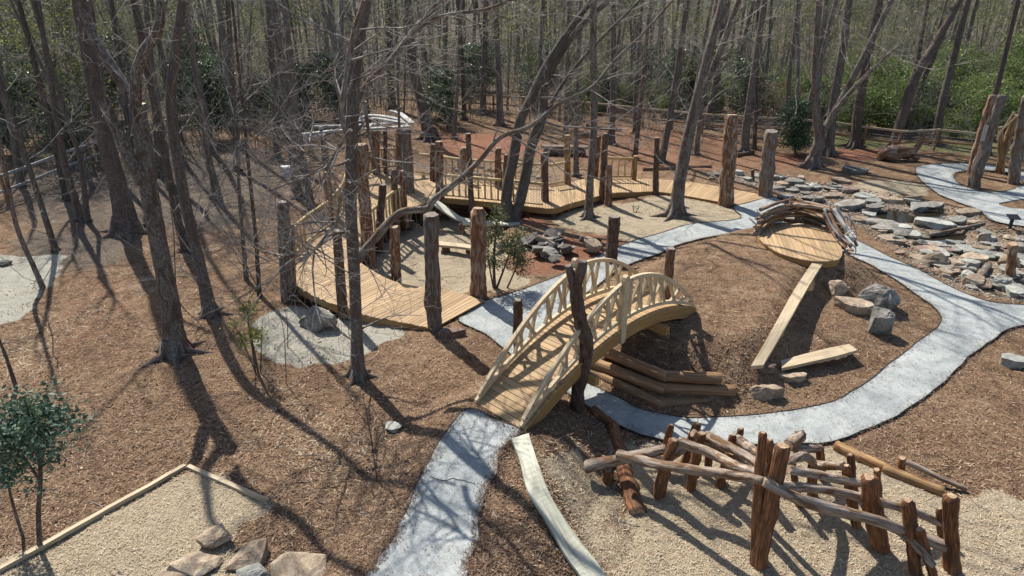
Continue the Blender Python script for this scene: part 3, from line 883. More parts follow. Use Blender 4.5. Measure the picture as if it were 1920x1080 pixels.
for i in range(1, NW):
    cl.append(cl[-1] + max((LE[i] - LE[i-1]).length, (RE[i] - RE[i-1]).length) * 0.5 + 0.25 * ((LE[i] - LE[i-1]).length + (RE[i] - RE[i-1]).length))


def at_len(E_, s):
    for i in range(1, NW):
        if s <= cl[i]:
            return lerp(E_[i-1], E_[i], (s - cl[i-1]) / max(1e-6, cl[i] - cl[i-1]))
    return E_[-1]


NPL = 285
pw = cl[-1] / NPL
for k in range(NPL):
    s0 = k * pw + 0.006; s1 = (k + 1) * pw - 0.006
    a0, a1, b0, b1 = at_len(LE, s0), at_len(LE, s1), at_len(RE, s0), at_len(RE, s1)
    e = random.uniform(-0.012, 0.012); dz = Vector((0, 0, random.uniform(-0.003, 0.003)))
    a0, a1, b0, b1 = a0 + (a0 - b0) * e + dz, a1 + (a1 - b1) * e + dz, b0 + dz, b1 + dz
    th = Vector((0, 0, 0.04))
    mb = MB(); c8 = [a0, b0, b1, a1]
    if (b0 - a0).cross(a1 - a0).z < 0: c8 = [a0, a1, b1, b0]
    mb.quad8([q - th for q in c8] + c8, None, 0, (b0 - a0))
    mb.build('plank', 'deck', bw)
for E_, O_ in ((LE, RE), (RE, LE)):
    pts = [p + (o - p).normalized() * 0.035 + Vector((0, 0, -0.14)) for p, o in zip(E_, O_)]
    mb = MB(); mb.sweep(pts, 0.045, 0.19); mb.build('fascia', 'fascia', bw)
    pts = [p + (o - p) * 0.3 + Vector((0, 0, -0.13)) for p, o in zip(E_, O_)]
    mb = MB(); mb.sweep(pts, 0.05, 0.17); mb.build('joist', 'fascia', bw)
for k in range(3, NW - 12, 6):
    for E_, O_ in ((LE, RE), (RE, LE)):
        p = E_[k] + (O_[k] - E_[k]).normalized() * 0.16
        g = Hs(p.x, p.y) - 0.25
        if E_[k].z - g < 0.42: continue
        mb = MB(); log_mesh(mb, [Vector((p.x, p.y, g)), Vector((p.x, p.y, p.z - 0.05))], 0.09, 0.085, 8, 4, 0.03, 0.02, 0, k)
        mb.build('support_post', ['log_dark', 'end'], bw)


def railing(px, hgt_=0.95, nb=8, net=False, name='railing'):
    """pole railing standing on the deck edge: px = list of (x, y, deck level)"""
    pts = [G(x, y, z) for x, y, z in px]
    mb = MB()
    top = [p + Vector((0, 0, hgt_)) for p in pts]; bot = [p + Vector((0, 0, 0.12)) for p in pts]
    r_ = MB(); log_mesh(r_, top if len(top) > 2 else [top[0], top[1]], 0.066, 0.06, 8, 6, 0.03, 0.02, 0.01, random.random())
    rl = r_.build('railing', ['pole', 'end'], bw)
    r2 = MB(); log_mesh(r2, bot if len(bot) > 2 else [bot[0], bot[1]], 0.04, 0.036, 8, 6, 0.03, 0.02, 0.01, random.random()); r2.build('bottom_rail', ['pole', 'end'], rl)
    for i in range(len(pts) - 1):
        L = (pts[i+1] - pts[i]).length
        k = max(2, int(round(L / 0.30)))
        for j in range(k):
            t = (j + 0.5) / k
            a = lerp(bot[i], bot[i+1], t); b = lerp(top[i], top[i+1], t)
            if net and i == len(pts) - 2: continue
            r3 = MB(); log_mesh(r3, [a, b + Vector((random.uniform(-.03, .03), 0, 0))], 0.043, 0.036, 6, 4, 0.04, 0.04, 0.01, random.random()); r3.build('baluster', ['pole', 'end'], rl)
        if net and i == len(pts) - 2:
            r4 = MB(); A, B, C, D = bot[i], bot[i+1], top[i], top[i+1]
            nn = max(6, int(L / 0.15)); hh = 6
            for q in range(-hh, nn):
                for sgn in (0, 1):
                    # diagonal strand clipped to the panel
                    p0 = None; P = []
                    for m_ in range(hh + 1):
                        u = (q + m_) / nn if sgn == 0 else (q + hh - m_) / nn
                        if 0 <= u <= 1: P.append(lerp(lerp(A, B, u), lerp(C, D, u), m_ / hh))
                    if len(P) > 1: r4.tube([P[0], P[-1]], [0.006, 0.006], 3, 0, False)
            r4.build('net', 'rope', rl)
    return rl


railing([(553,484,.25),(577,458,.32),(622,424,.38)], net=True)
railing([(624,420,.38),(645,392,.42),(655,362,.45)])
railing([(694,447,.3),(714,431,.36)])
railing([(718,427,.36),(740,406,.42),(762,392,.46)])
railing([(678,328,.48),(702,322,.48)])
railing([(712,318,.48),(748,316,.48)])
railing([(778,326,.48),(808,330,.48)], net=True)
railing([(831,333,.47),(866,338,.46),(928,343,.45)])
railing([(938,344,.45),(985,347,.44),(1020,349,.43)], net=True)
railing([(1029,350,.42),(1062,344,.41)], net=True)
railing([(1126,334,.33),(1190,336,.22)])
railing([(832,371,.47),(880,375,.46),(940,381,.45)])
railing([(944,381,.45),(982,385,.44),(1018,389,.43)], net=True)

# ------------------------------------------------------------------ upright logs
# foot x, y, level of the foot; head x, y; width; stuff; name; label
POSTS = [
 (541,580,-.3,530,378,22,'grey','grey cedar post at the outer left edge of the wide lower deck'),
 (552,572,-.3,546,420,12,'grey','thin split post tight beside the left corner post of the lower deck'),
 (646,612,-.3,631,432,19,'dark','bent dark post rising through the front edge of the lower deck'),
 (692,500,-.2,678,270,25,'red','tall red brown post left of the stepped inner railing'),
 (694,470,.0,679,350,20,'dark','shorter dark post in front of the tall one by the inner railing'),
 (816,618,0,808,402,30,'grey','thick grey cedar post at the near corner of the deck end'),
 (899,558,0,896,390,30,'red','thick streaked cedar post where the deck end meets the path'),
 (743,530,-.1,740,425,20,'red','short gnarled cedar stump post on the inner deck edge'),
 (713,436,.3,718,345,15,'dark','slim dark post standing midway along the inner railing'),
 (1147,494,0,1153,406,24,'dark','dark bark covered post beside the path behind the arched bridge'),
 (1245,642,.15,1258,465,18,'dark','dark post with a broken top at the far side of the arched bridge'),
 (973,664,.0,971,562,19,'dark','short round post beside the left rail of the arched bridge'),
 (1362,382,.05,1373,215,27,'red','tall reddish cedar post at the right end of the boardwalk'),
 (1436,367,.05,1447,245,25,'grey','silvery grey post at the far right end of the boardwalk'),
 (1024,414,-.4,1021,286,15,'dark','dark post in front of the boardwalk bend'),
 (1130,384,-.1,1135,250,14,'dark','tall narrow post breaking the front edge of the boardwalk'),
 (1141,372,.3,1142,310,14,'red','short post leaning on the tall narrow one at the boardwalk'),
 (1230,363,.1,1232,258,11,'dark','thin dark post on the right half of the boardwalk'),
 (1065,345,.4,1064,253,12,'yellow','pale yellow post at the rear bend of the boardwalk railing'),
 (1117,335,.3,1122,255,10,'red','slim reddish post behind the boardwalk left of the last railing'),
 (1189,338,.2,1192,292,9,'yellow','low peeled end post of the last rear railing'),
 (936,352,.45,934,277,13,'red','reddish post in the middle of the rear railing'),
 (949,345,.45,949,290,9,'dark','small dark post right of the middle rear railing post'),
 (884,382,.4,878,250,11,'dark','thin tall post at the front railing of the boardwalk'),
 (868,340,.45,870,276,15,'red','stout cut post at the rear railing near the clay mound'),
 (826,372,.45,823,265,15,'red','orange brown post right of the canopy platform'),
 (812,340,.45,812,270,11,'dark','darker half of the post pair right of the canopy platform'),
 (768,361,.48,760,243,20,'grey','broad grey post under the right end of the canopy'),
 (751,344,.48,748,242,15,'red','red post holding the canopy beside the broad grey one'),
 (706,327,.48,705,243,15,'red','dark red rear post holding the canopy'),
 (723,325,.48,722,240,8,'dark','thin dark rear post under the canopy'),
 (672,352,.47,671,252,13,'red','red brown post behind the big forked tree under the canopy'),
 (617,372,.4,607,252,13,'grey','weathered post under the left end of the canopy'),
 (622,420,.38,612,322,14,'red','reddish leaning post at the outer railing bend'),
 (759,395,.46,753,320,12,'red','red post at the top of the inner railing'),
 (743,402,.44,738,318,13,'dark','dark post at the top of the inner railing'),
 (1895,520,-.1,1900,457,17,'red','short broken snag standing among the rocks at the right'),
 (1412,338,-.1,1411,318,6,'dark','tiny stake among the rocks behind the boardwalk end'),
]
EMB = {'red': 'log_red', 'grey': 'log_grey', 'dark': 'log_dark', 'yellow': 'log_yellow'}
post_count = 0
for (bx, by, zb, tx, ty, w, st, lab) in POSTS:
    a = G(bx, by, zb); b = V(tx, ty, a.y + random.uniform(-.05, .05))
    r = wid(w, a) / 2 * .92
    foot = a + (a - b).normalized() * 0.7
    mb = MB(); log_mesh(mb, [foot, b], r * 1.08, r * 0.94, 20, 26, 0.05, 0.03, r * 0.3, by * 7 + bx, 0, 1, 0.24, .1 + .3 * ((bx + by) % 3), .9 - .12 * ((bx + by) % 3))
    o = mb.build('wooden_post', [EMB[st], 'end_grey' if st in ('grey', 'dark') else 'end'], None, foot)
    tag(o, lab, 'post', 'upright logs around the boardwalk and bridge')
# twin stem of the tall end post
# forked post at the near side of the bridge
a = T(1083, 772)
fk = thing('forked_post', 'dark gnarled forked trunk post at the near side of the arched bridge', 'post', a, 'upright logs around the boardwalk and bridge')
pl_ = [V(1081, 790, a.y), V(1084, 740, a.y), V(1094, 690, a.y), V(1099, 640, a.y), V(1088, 600, a.y), V(1082, 560, a.y), V(1078, 525, a.y)]
mb = MB(); log_mesh(mb, pl_, 0.135, 0.12, 18, 30, 0.08, 0.04, 0, 5, 0, 1, 0.3); mb.build('trunk', ['log_dark', 'end_grey'], fk)
mb = MB(); log_mesh(mb, [V(1080, 535, a.y), V(1088, 510, a.y - .02), V(1093, 490, a.y - .05)], 0.115, 0.085, 12, 8, 0.07, 0.05, 0, 6); mb.build('fork', ['log_dark', 'end_grey'], fk)
mb = MB(); log_mesh(mb, [V(1078, 535, a.y), V(1070, 515, a.y + .02), V(1066, 497, a.y + .05)], 0.105, 0.075, 12, 8, 0.07, 0.05, 0, 7); mb.build('fork', ['log_dark', 'end_grey'], fk)
mb = MB(); log_mesh(mb, [V(1098, 640, a.y), V(1103, 622, a.y)], 0.09, 0.05, 10, 4, 0.07, 0.05, 0, 8); mb.build('knot', ['log_dark', 'end_grey'], fk)

# ------------------------------------------------------------------ arched bridge
ZN, ZF, RISE = 0.64, 1.15, 0.82
nl, nr = G(880, 757, ZN), G(990, 803, ZN)
fr = G(1310, 574, ZF)
Wv = (nr - nl); BW = Wv.length
Nc = (nl + nr) / 2
side = Wv.normalized()
Fc = fr - side * (BW / 2)
fwd = (Fc - Nc); BL = Vector((fwd.x, fwd.y, 0)).length
fwd = Vector((fwd.x, fwd.y, 0)).normalized()
side = Vector((fwd.y, -fwd.x, 0))


def BZ(s): return lerp(ZN, ZF, s) + RISE * 4 * s * (1 - s)


def BP(s, w, h=0.0):
    """bridge point: s along 0..1, w across, h above the deck"""
    p = Nc + fwd * (s * BL) + side * w
    return Vector((p.x, p.y, BZ(s) + h))


br = thing('arched_footbridge', 'arched pale timber footbridge with branching stick railings over the loop path', 'bridge', Nc)
npk = 52
for k in range(npk):
    s0, s1 = k / npk, (k + 1) / npk
    gap = 0.006 / BL
    hw = BW / 2 + random.uniform(-.008, .008)
    q = [BP(s0 + gap, -hw), BP(s0 + gap, hw), BP(s1 - gap, hw), BP(s1 - gap, -hw)]
    th = Vector((0, 0, 0.042))
    mb = MB(); mb.quad8([c - th for c in q] + q, None, 0, side); mb.build('plank', 'bridge', br)
for w in (-BW / 2 + 0.06, BW / 2 - 0.06, 0):
    mb = MB(); mb.sweep([BP(i / 24, w, -0.19) for i in range(25)], 0.09, 0.27); mb.build('stringer', 'fascia', br)


def RH(s):
    """height of the handrail above the deck: nearly straight up to the newel, then an arch"""
    e, t, bulge = (0.0, s / 0.5, 0.34) if s <= 0.5 else (1.0, (1 - s) / 0.5, 0.44)
    return lerp(BZ(e) + 0.07, BZ(0.5) + (1.02 if s <= 0.5 else 1.04), t) + bulge * 4 * t * (1 - t) - BZ(s)


for sg in (-1, 1):
    w = sg * (BW / 2 - 0.10)
    top = MB(); top.sweep([BP(lerp(0.015, 0.5, i / 14), w, RH(lerp(0.015, 0.5, i / 14))) for i in range(15)], 0.08, 0.085)
    tr = top.build('handrail', 'rail', br)
    top = MB(); top.sweep([BP(lerp(0.5, 0.985, i / 14), w, RH(lerp(0.5, 0.985, i / 14))) for i in range(15)], 0.078, 0.083)
    tr2 = top.build('handrail', 'rail', br)
    bt = MB(); bt.sweep([BP(lerp(0.0, 1, i / 28), w, 0.055 + 0.10 * math.sin(math.pi * i / 28)) for i in range(29)], 0.075, 0.085); bt.build('lower_rail', 'rail', br)
    # middle newel with rounded head
    mb = MB()
    c = BP(0.5, w + sg * 0.06, 0); o_ = []
    prof = [(-.36, .045), (-.30, .085), (0.0, .09), (0.98, .085), (1.12, .09), (1.20, .065), (1.23, .025)]
    for h0, hw in prof: o_.append((h0, hw))
    for (h0, w0), (h1, w1) in zip(o_, o_[1:]):
        A = c + Vector((0, 0, h0)); B = c + Vector((0, 0, h1)); t_ = side * 0.05
        mb.quad8([A - fwd * w0 - t_, A + fwd * w0 - t_, A + fwd * w0 + t_, A - fwd * w0 + t_, B - fwd * w1 - t_, B + fwd * w1 - t_, B + fwd * w1 + t_, B - fwd * w1 + t_], (1, 1, h0), 0, Vector((0, 0, 1)))
    mb.build('newel_post', 'rail', br)
    # branching sticks
    rg = random.Random(40 + sg)
    s = 0.10; k = 0
    while s < 0.91:
        if abs(s - 0.5) < 0.02: s += 0.03; continue
        lean = (0.045, -0.04, 0.06, -0.01, 0.03, -0.055)[k % 6] + rg.uniform(-.02, .02)
        t0 = s; t1 = min(max(s + lean, 0.06), 0.94)
        if t0 < 0.5 < t1 or t1 < 0.5 < t0: t1 = t0
        a = BP(t0, w, 0.10); b = BP(t1, w, RH(t1) - 0.04)
        if (b - a).length > 0.18:
            mb = MB(); mb.bar(a, b, 0.05, 0.066, side); pk = mb.build('picket', 'rail', br)
            if (b - a).length > 0.5:
                f = rg.uniform(.3, .5); c_ = lerp(a, b, f); t2 = t1 + (0.05 if lean < 0 else -0.045)
                if (t2 - .5) * (t0 - .5) > 0 and 0.08 < t2 < 0.92:
                    mb = MB(); mb.bar(c_, BP(t2, w, RH(t2) - 0.05), 0.042, 0.058, side); mb.build('branch_stick', 'rail', br)
        s += 0.038; k += 1
    for sb in (0.02, 0.05, 0.46, 0.54, 0.95, 0.98):
        mb = MB(); p = BP(sb, w + sg * 0.046, RH(sb)); mb.tube([p, p + side * sg * 0.012], [0.018, 0.018], 8); mb.build('bolt', 'bolt', tr if sb < .5 else tr2)
for s in (0.30, 0.72):
    mb = MB(); mb.bar(BP(s, -BW / 2 - 0.28, -0.43), BP(s, BW / 2 + 0.28, -0.43), 0.14, 0.2); mb.build('cross_beam', 'fascia', br)

# ------------------------------------------------------------------ log retaining wall below the bridge
rw = thing('log_retaining_wall', 'low stepped retaining wall of round timbers under the arched bridge', 'retaining wall', T(1240, 750))
for tier, (pts, up, r) in enumerate([([(1095,690),(1235,758),(1372,752)], 0.02, 0.13), ([(1105,676),(1240,728),(1376,733)], 0.24, 0.135), ([(1125,655),(1243,704),(1350,710)], 0.50, 0.135)]):
    P = [G(x, y, up) for x, y in pts]
    for i, (a, b) in enumerate(((P[0], P[1]), (P[1], P[2]))):
        mb = MB(); log_mesh(mb, [a, b + (b - a).normalized() * (0.03 if i else 0.1)], r, r * 0.98, 14, 10, 0.02, 0.02, 0.01, tier * 5 + i); mb.build('round_timber', ['log_timber', 'end'], rw)
# logs that hold the bank beside the climbing logs
rb = thing('log_bank_edge', 'curved edge of half buried logs holding the bank left of the climbing logs', 'log edging', T(1180, 930))
for i, (a, b) in enumerate((((1110,770),(1150,800)), ((1150,800),(1166,850)), ((1163,850),(1180,920)), ((1178,905),(1195,965)))):
    A, B = T(*a), T(*b)
    A.z += 0.03; B.z += 0.03
    mb = MB(); log_mesh(mb, [A, B], 0.10 + .015 * i, 0.10 + .015 * i, 14, 12, 0.04, 0.03, 0.02, 60 + i, 0, 1, .2); mb.build('log', ['log_climb', 'end'], rb)

# ------------------------------------------------------------------ climbing logs
lc = thing('log_climbing_frame', 'climbing frame of rough cedar logs bolted together over pale wood chips', 'climbing frame', T(1424, 1060))
CP_ = [(1236,932,1265,824,25),(1295,917,1316,812,22),(1238,880,1259,796,15),(1285,870,1307,793,18),(1349,912,1371,848,20),(1364,880,1375,815,17),(1380,860,1390,803,15),(1424,1062,1468,835,34),(1416,1056,1430,810,21),(1440,990,1444,824,15),(1525,932,1524,872,20),(1608,988,1587,872,19),(1651,1030,1629,893,36),(1652,965,1644,880,16),(1720,1077,1703,938,26),(1787,1072,1784,929,29),(1752,1085,1724,991,19),(1766,1006,1762,953,14),(1603,930,1595,852,17),(1543,900,1537,838,18),(1500,950,1484,858,16),(1330,880,1329,822,16),(1143,905,1140,880,26)]
for i, (bx, by, tx, ty, w) in enumerate(CP_):
    a = T(bx, by); b = V(tx, ty, a.y + (0.0 if i not in (7, 8) else 0.1)); r = wid(w, a) / 2 * (.84 if i not in (7, 8) else .78)
    mb = MB(); log_mesh(mb, [a + (a - b).normalized() * .4, b], r * 1.05, r * 0.92, 18, 18, 0.045, 0.025, r * .4, 200 + i, 0, 1, 0.28, (.5, .3, .7)[i % 3], (.55, .75, .5)[i % 3]); mb.build('post', ['log_climb', 'end'], lc)
CB = [([(1159,852,915),(1228,870,950),(1330,885,1005),(1432,900,1060)], 18, 16),([(1098,877,905),(1154,864,905),(1249,843,925)], 20, 15),([(1270,827,930),(1338,852,955),(1376,873,1000),(1432,889,1050)], 17, 14),([(1325,817,905),(1376,843,950),(1432,875,1010)], 17, 15),([(1385,824,875),(1424,852,940)], 17, 15),([(1299,812,905),(1340,835,900),(1372,850,890)], 15, 13),
      ([(1430,902,1062),(1513,941,1066),(1632,973,1070),(1780,1026,1068)], 20, 17),([(1460,910,1050),(1558,920,1020),(1691,953,1010),(1766,982,1003)], 17, 13),([(1478,880,1030),(1528,890,1010),(1612,906,990)], 15, 13),([(1470,868,1000),(1507,856,960),(1530,870,935),(1582,874,985)], 16, 15),([(1478,836,930),(1503,814,900)], 19, 17),([(1488,842,920),(1538,840,900)], 14, 12),([(1240,862,890),(1285,838,870)], 14, 13),([(1700,1000,1075),(1750,1060,1100)], 14, 12)]
for i, (pts, w0, w1) in enumerate(CB):
    P = [V(x, y, rowY(r_)) for x, y, r_ in pts]
    mb = MB(); log_mesh(mb, P, wid(w0, P[0]) / 2 * 1.12, wid(w1, P[-1]) / 2 * 1.1, 14, 24, 0.05, 0.03, 0.03, 300 + i, 0, 1, 0.32); mb.build('beam', ['log_beam', 'end'], lc)


def ground_log(name, a, b, w0, w1, mat, lab, cat, lift=0.6, zs=(0, 0)):
    A, B = T(*a), T(*b); r0, r1 = wid(w0, A) / 2, wid(w1, B) / 2
    A.z += r0 * lift + zs[0]; B.z += r1 * lift + zs[1]
    mb = MB(); log_mesh(mb, [A, B], r0, r1, 14, 12, 0.03, 0.03, 0.02, int(a[0] + b[1]))
    return tag(mb.build(name, [mat, 'end'], None, (A + B) / 2), lab, cat)


ground_log('edging_log', (1565,840), (1662,884), 20, 19, 'log_yellow', 'left one of two peeled logs edging the chip pit behind the climbing frame', 'log')
ground_log('edging_log', (1655,882), (1768,928), 21, 20, 'log_yellow', 'right one of two peeled logs edging the chip pit behind the climbing frame', 'log')
bl = thing('balance_log', 'thin grey log propped on a short stub post on the right slope', 'log', T(1690, 880))
A = T(1690, 886); mb = MB(); log_mesh(mb, [A - Vector((0, 0, .2)), V(1692, 858, A.y)], .075, .07, 10, 5, .03, .03, 0, 9); mb.build('stub_post', ['log_climb', 'end'], bl)
mb = MB(); log_mesh(mb, [V(1692, 862, A.y), T(1812, 918, .06)], .06, .045, 10, 8, .03, .03, 0.02, 10); mb.build('log', ['log_beam', 'end'], bl)

# ------------------------------------------------------------------ planks, chutes, bay timbers
def ribbon(name, Lp, Rp, th, mat, parent):
    """plank with live edges given by two edge lines"""
    mb = MB(); n_ = len(Lp); go = random.random() * 9; L = 0
    for i in range(n_):
        if i: L += (Lp[i] - Lp[i-1]).length
        w = (Rp[i] - Lp[i]).length
        for q, g0 in ((Lp[i], 0), (Rp[i], w), (Rp[i] - Vector((0, 0, th)), w), (Lp[i] - Vector((0, 0, th)), 0)):
            mb.v.append(tuple(q)); mb.g.append((go + g0, 0, L + go)); mb.rn.append(.5)
    for i in range(n_ - 1):
        for k in range(4):
            a = i * 4 + k; b = i * 4 + (k + 1) % 4
            mb.f.append((a, a + 4, b + 4, b)); mb.mi.append(0); mb.sm.append(False)
    mb.f += [(0, 1, 2, 3), ((n_-1)*4+3, (n_-1)*4+2, (n_-1)*4+1, (n_-1)*4)]; mb.mi += [0, 0]; mb.sm += [False, False]
    # even winding
    o = mb.build(name, mat, parent)
    bm = bmesh.new(); bm.from_mesh(o.data); bmesh.ops.recalc_face_normals(bm, faces=bm.faces); bm.to_mesh(o.data); bm.free()
    return o


ch = thing('plank_slide', 'long pale live edged plank slide running down from the bridge foot', 'slide', T(960, 830))
Lp = spline([T(959,822,.13), T(975,865,.13), T(990,920,.13), T(1022,972,.12), T(1060,1040,.12), T(1088,1080,.12), T(1110,1130,.12)], 6)
Rp = spline([T(991,812,.13), T(1003,850,.13), T(1022,905,.13), T(1044,950,.12), T(1085,1010,.12), T(1128,1066,.12), T(1165,1130,.12)], 6)
ribbon('board', Lp, Rp, 0.07, 'slide', ch)
for i in (6, 18, 30):
    if i < len(Lp):
        p = (Lp[i] + Rp[i]) / 2
        mb = MB(); mb.bar(Lp[i] + Vector((0, 0, -.16)), Rp[i] + Vector((0, 0, -.16)), .12, .18); mb.build('sleeper', 'log_timber', ch)

pk = thing('plank_ramp', 'long plank sloping down from the driftwood den to the rocks', 'plank', T(1425, 690))
Lp = [G(1523,492,1.06), T(1488,545,.16), T(1452,610,.16), T(1408,686,.18)]; Rp = [G(1545,490,1.06), T(1515,545,.2), T(1478,612,.2), T(1430,690,.18)]
for q, w_ in zip(Lp[1:], Rp[1:]): q.z = w_.z = max(q.z, w_.z)
ribbon('board', spline(Lp, 5), spline(Rp, 5), 0.09, 'plank', pk)
pk = thing('plank_bench', 'shorter plank lying from the rocks toward the loop path', 'plank', T(1530, 680))
Lp = [G(1464,676,.40), G(1510,663,.40), G(1560,651,.38), G(1592,645,.36)]; Rp = [G(1466,690,.40), G(1512,680,.40), G(1565,668,.38), G(1608,656,.36)]
ribbon('board', spline(Lp, 4), spline(Rp, 4), 0.08, 'plank', pk)
mb = MB(); p = T(1585, 660); mb.bar(p - Vector((0, 0, .1)), Vector((p.x, p.y, .30)), .16, .16); mb.build('prop', 'log_timber', pk)

for a, b, lab in (((349,876), (503,942), 'pale timber along the right edge of the wood chip bay'), ((349,876), (-60,1105), 'long pale timber along the left edge of the wood chip bay')):
    A, B = T(*a), T(*b); A.z += .03; B.z += .03
    if b[0] > 400: A = A + (B - A).normalized() * 0.07
    mb = MB()
    P = [lerp(A, B, i / 10) + Vector((random.uniform(-.008, .008), random.uniform(-.008, .008), random.uniform(-.006, .006))) for i in range(11)]
    mb.sweep(P, 0.085, 0.08); tag(mb.build('bay_timber', 'plank', None, A), lab, 'timber')

# ------------------------------------------------------------------ driftwood den on the mound
ZD = 1.12
den = thing('driftwood_den', 'low den of stacked driftwood over a rounded plank floor on the mound', 'shelter', G(1500, 455, ZD))
DP = [G(x, y, ZD) for x, y in ((1418,436),(1428,452),(1450,468),(1478,480),(1525,489),(1571,487),(1580,470),(1577,452),(1560,436),(1530,424),(1490,418),(1445,421))]
DQ = closed_spline([tuple(p[:2]) for p in DP], 4)
# floor boards run front to back, clipped to the outline
dir_ = (G(1525, 489, ZD) - G(1490, 418, ZD)); dir_.z = 0; dir_.normalize(); acr = Vector((-dir_.y, dir_.x, 0))
cen_ = Vector((np.mean([q[0] for q in DQ]), np.mean([q[1] for q in DQ]), 0))
us = [(Vector((q[0], q[1], 0)) - cen_).dot(acr) for q in DQ]


def chord(u):
    t = []
    n_ = len(DQ)
    for i in range(n_):
        a = Vector((*DQ[i], 0)) - cen_; b = Vector((*DQ[(i+1) % n_], 0)) - cen_
        ua, ub = a.dot(acr), b.dot(acr)
        if (ua - u) * (ub - u) < 0:
            f = (u - ua) / (ub - ua); t.append(lerp(a, b, f).dot(dir_))
    return (min(t), max(t)) if len(t) >= 2 else None


u = min(us) + 0.04
while u < max(us) - 0.16:
    c0, c1 = chord(u + .006), chord(u + .134)
    if c0 and c1:
        q = [cen_ + acr * (u + .006) + dir_ * c0[0], cen_ + acr * (u + .006) + dir_ * c0[1], cen_ + acr * (u + .134) + dir_ * c1[1], cen_ + acr * (u + .134) + dir_ * c1[0]]
        q = [Vector((p.x, p.y, ZD)) for p in q]
        if (q[1] - q[0]).cross(q[3] - q[0]).z < 0: q = [q[0], q[3], q[2], q[1]]
        mb = MB(); th = Vector((0, 0, .04)); mb.quad8([p - th for p in q] + q, None, 0, dir_); mb.build('floor_board', 'deck', den)
    u += .14
mb = MB(); mb.sweep([Vector((a, b, ZD - .13)) + (cen_ - Vector((a, b, 0))).normalized() * .05 for a, b in DQ + DQ[:1]], .045, .17); mb.build('rim_joist', 'fascia', den)
mb = MB(); p = G(1560, 500, ZD - .35); mb.bar(p - Vector((.35, .1, 0)), p + Vector((.25, .1, 0)), .16, .34); mb.build('foot_beam', 'fascia', den)
YB, YF = rowY(425, ZD), rowY(468, ZD)
# stacked boards and branches rising to a low ridge: (points: x, y, distance), radius, weathered?
STK = [([(1417,438,24.4),(1436,418,25.4),(1470,410,26.2)], .10, 0), ([(1419,428,24.4),(1450,408,25.6),(1500,402,26.3)], .10, 0), ([(1423,418,24.6),(1460,400,25.6),(1505,392,26.0)], .095, 0), ([(1421,411,24.9),(1462,394,25.7),(1512,383,26.0)], .085, 0), ([(1440,400,25.3),(1475,388,25.9),(1506,379,26.0)], .08, 1),
       ([(1500,378,26.0),(1540,386,25.2),(1572,396,24.6)], .075, 1), ([(1495,384,26.2),(1540,398,25.4),(1580,418,24.4)], .09, 0), ([(1500,392,26.3),(1545,406,25.6),(1585,432,24.3)], .09, 0), ([(1498,402,26.4),(1545,416,25.8),(1580,445,24.2)], .10, 0), ([(1470,412,26.3),(1530,418,26.2),(1570,436,24.9)], .09, 0),
       ([(1564,392,24.6),(1580,418,24.0),(1602,452,23.2)], .085, 1), ([(1556,400,24.7),(1572,432,24.0),(1596,462,23.1)], .07, 1), ([(1548,404,25.0),(1566,440,24.2),(1588,470,23.1)], .06, 0), ([(1576,404,24.5),(1592,428,23.8),(1606,462,23.1)], .05, 1), ([(1566,420,24.3),(1580,450,23.6),(1592,478,23.0)], .07, 0), ([(1560,440,24.3),(1578,462,23.5),(1600,470,22.9)], .06, 0),
       ([(1442,410,25.4),(1446,422,25.4),(1448,432,25.3)], .07, 0), ([(1494,405,26.3),(1498,415,26.3),(1500,424,26.2)], .09, 0), ([(1460,395,25.9),(1500,397,26.2),(1552,412,25.4)], .07, 0), ([(1436,424,25.3),(1480,420,26.2),(1540,424,26.0)], .07, 0)]
rgd = random.Random(12)
for k in range(16):
    q0 = rgd.choice(STK[:10]); dx, dy = rgd.uniform(-10, 10), rgd.uniform(-7, 5)
    STK.append(([(x + dx + rgd.uniform(-6, 6), y + dy + rgd.uniform(-3, 3), Y_ + rgd.uniform(-.2, .2)) for x, y, Y_ in q0[0]], rgd.uniform(.035, .07), int(rgd.random() < .35)))
for k in range(8):
    q0 = rgd.choice(STK[10:16]); dx, dy = rgd.uniform(-8, 8), rgd.uniform(-6, 6)
    STK.append(([(x + dx + rgd.uniform(-5, 5), y + dy + rgd.uniform(-4, 4), Y_ + rgd.uniform(-.2, .2)) for x, y, Y_ in q0[0]], rgd.uniform(.03, .05), int(rgd.random() < .6)))
for i, (pts, r, we) in enumerate(STK):
    P = [V(x, y, 22.4 + (Y_ - 26.3) * .844) for x, y, Y_ in pts]
    mb = MB(); log_mesh(mb, P, r * .9, r * .65, 8, 8, 0.12, 0.08, 0, 400 + i); mb.build('driftwood_board', ['weathered' if (we and i % 3 == 0) or i == 10 else ('log_beam', 'log_timber', 'log_red')[i % 3], 'end_grey'], den)
for i, (a, b, c) in enumerate([((1590,400,24.2),(1597,420,24),(1590,440,23.9)), ((1588,405,24.2),(1598,415,24),(1607,440,23.8)), ((1585,440,23.5),(1600,432,23.3),(1606,436,23.2)), ((1480,385,25.9),(1482,375,25.9),(1481,369,25.9)), ((1432,404,25.2),(1422,399,25.2),(1419,392,25.2)), ((1520,382,25.8),(1528,372,25.8),(1524,366,25.8)), ((1417,420,24.5),(1408,412,24.5),(1405,408,24.5)), ((1594,455,23.1),(1604,465,23),(1604,476,23)), ((1560,398,24.7),(1556,388,24.7),(1558,380,24.6))]):
    mb = MB(); mb.tube(spline([V(q[0], q[1], 22.4 + (q[2] - 26.3) * .844) for q in (a, b, c)], 4), [.028 - .002 * k for k in range(9)], 6, .1); mb.build('driftwood_branch', 'weathered', den)

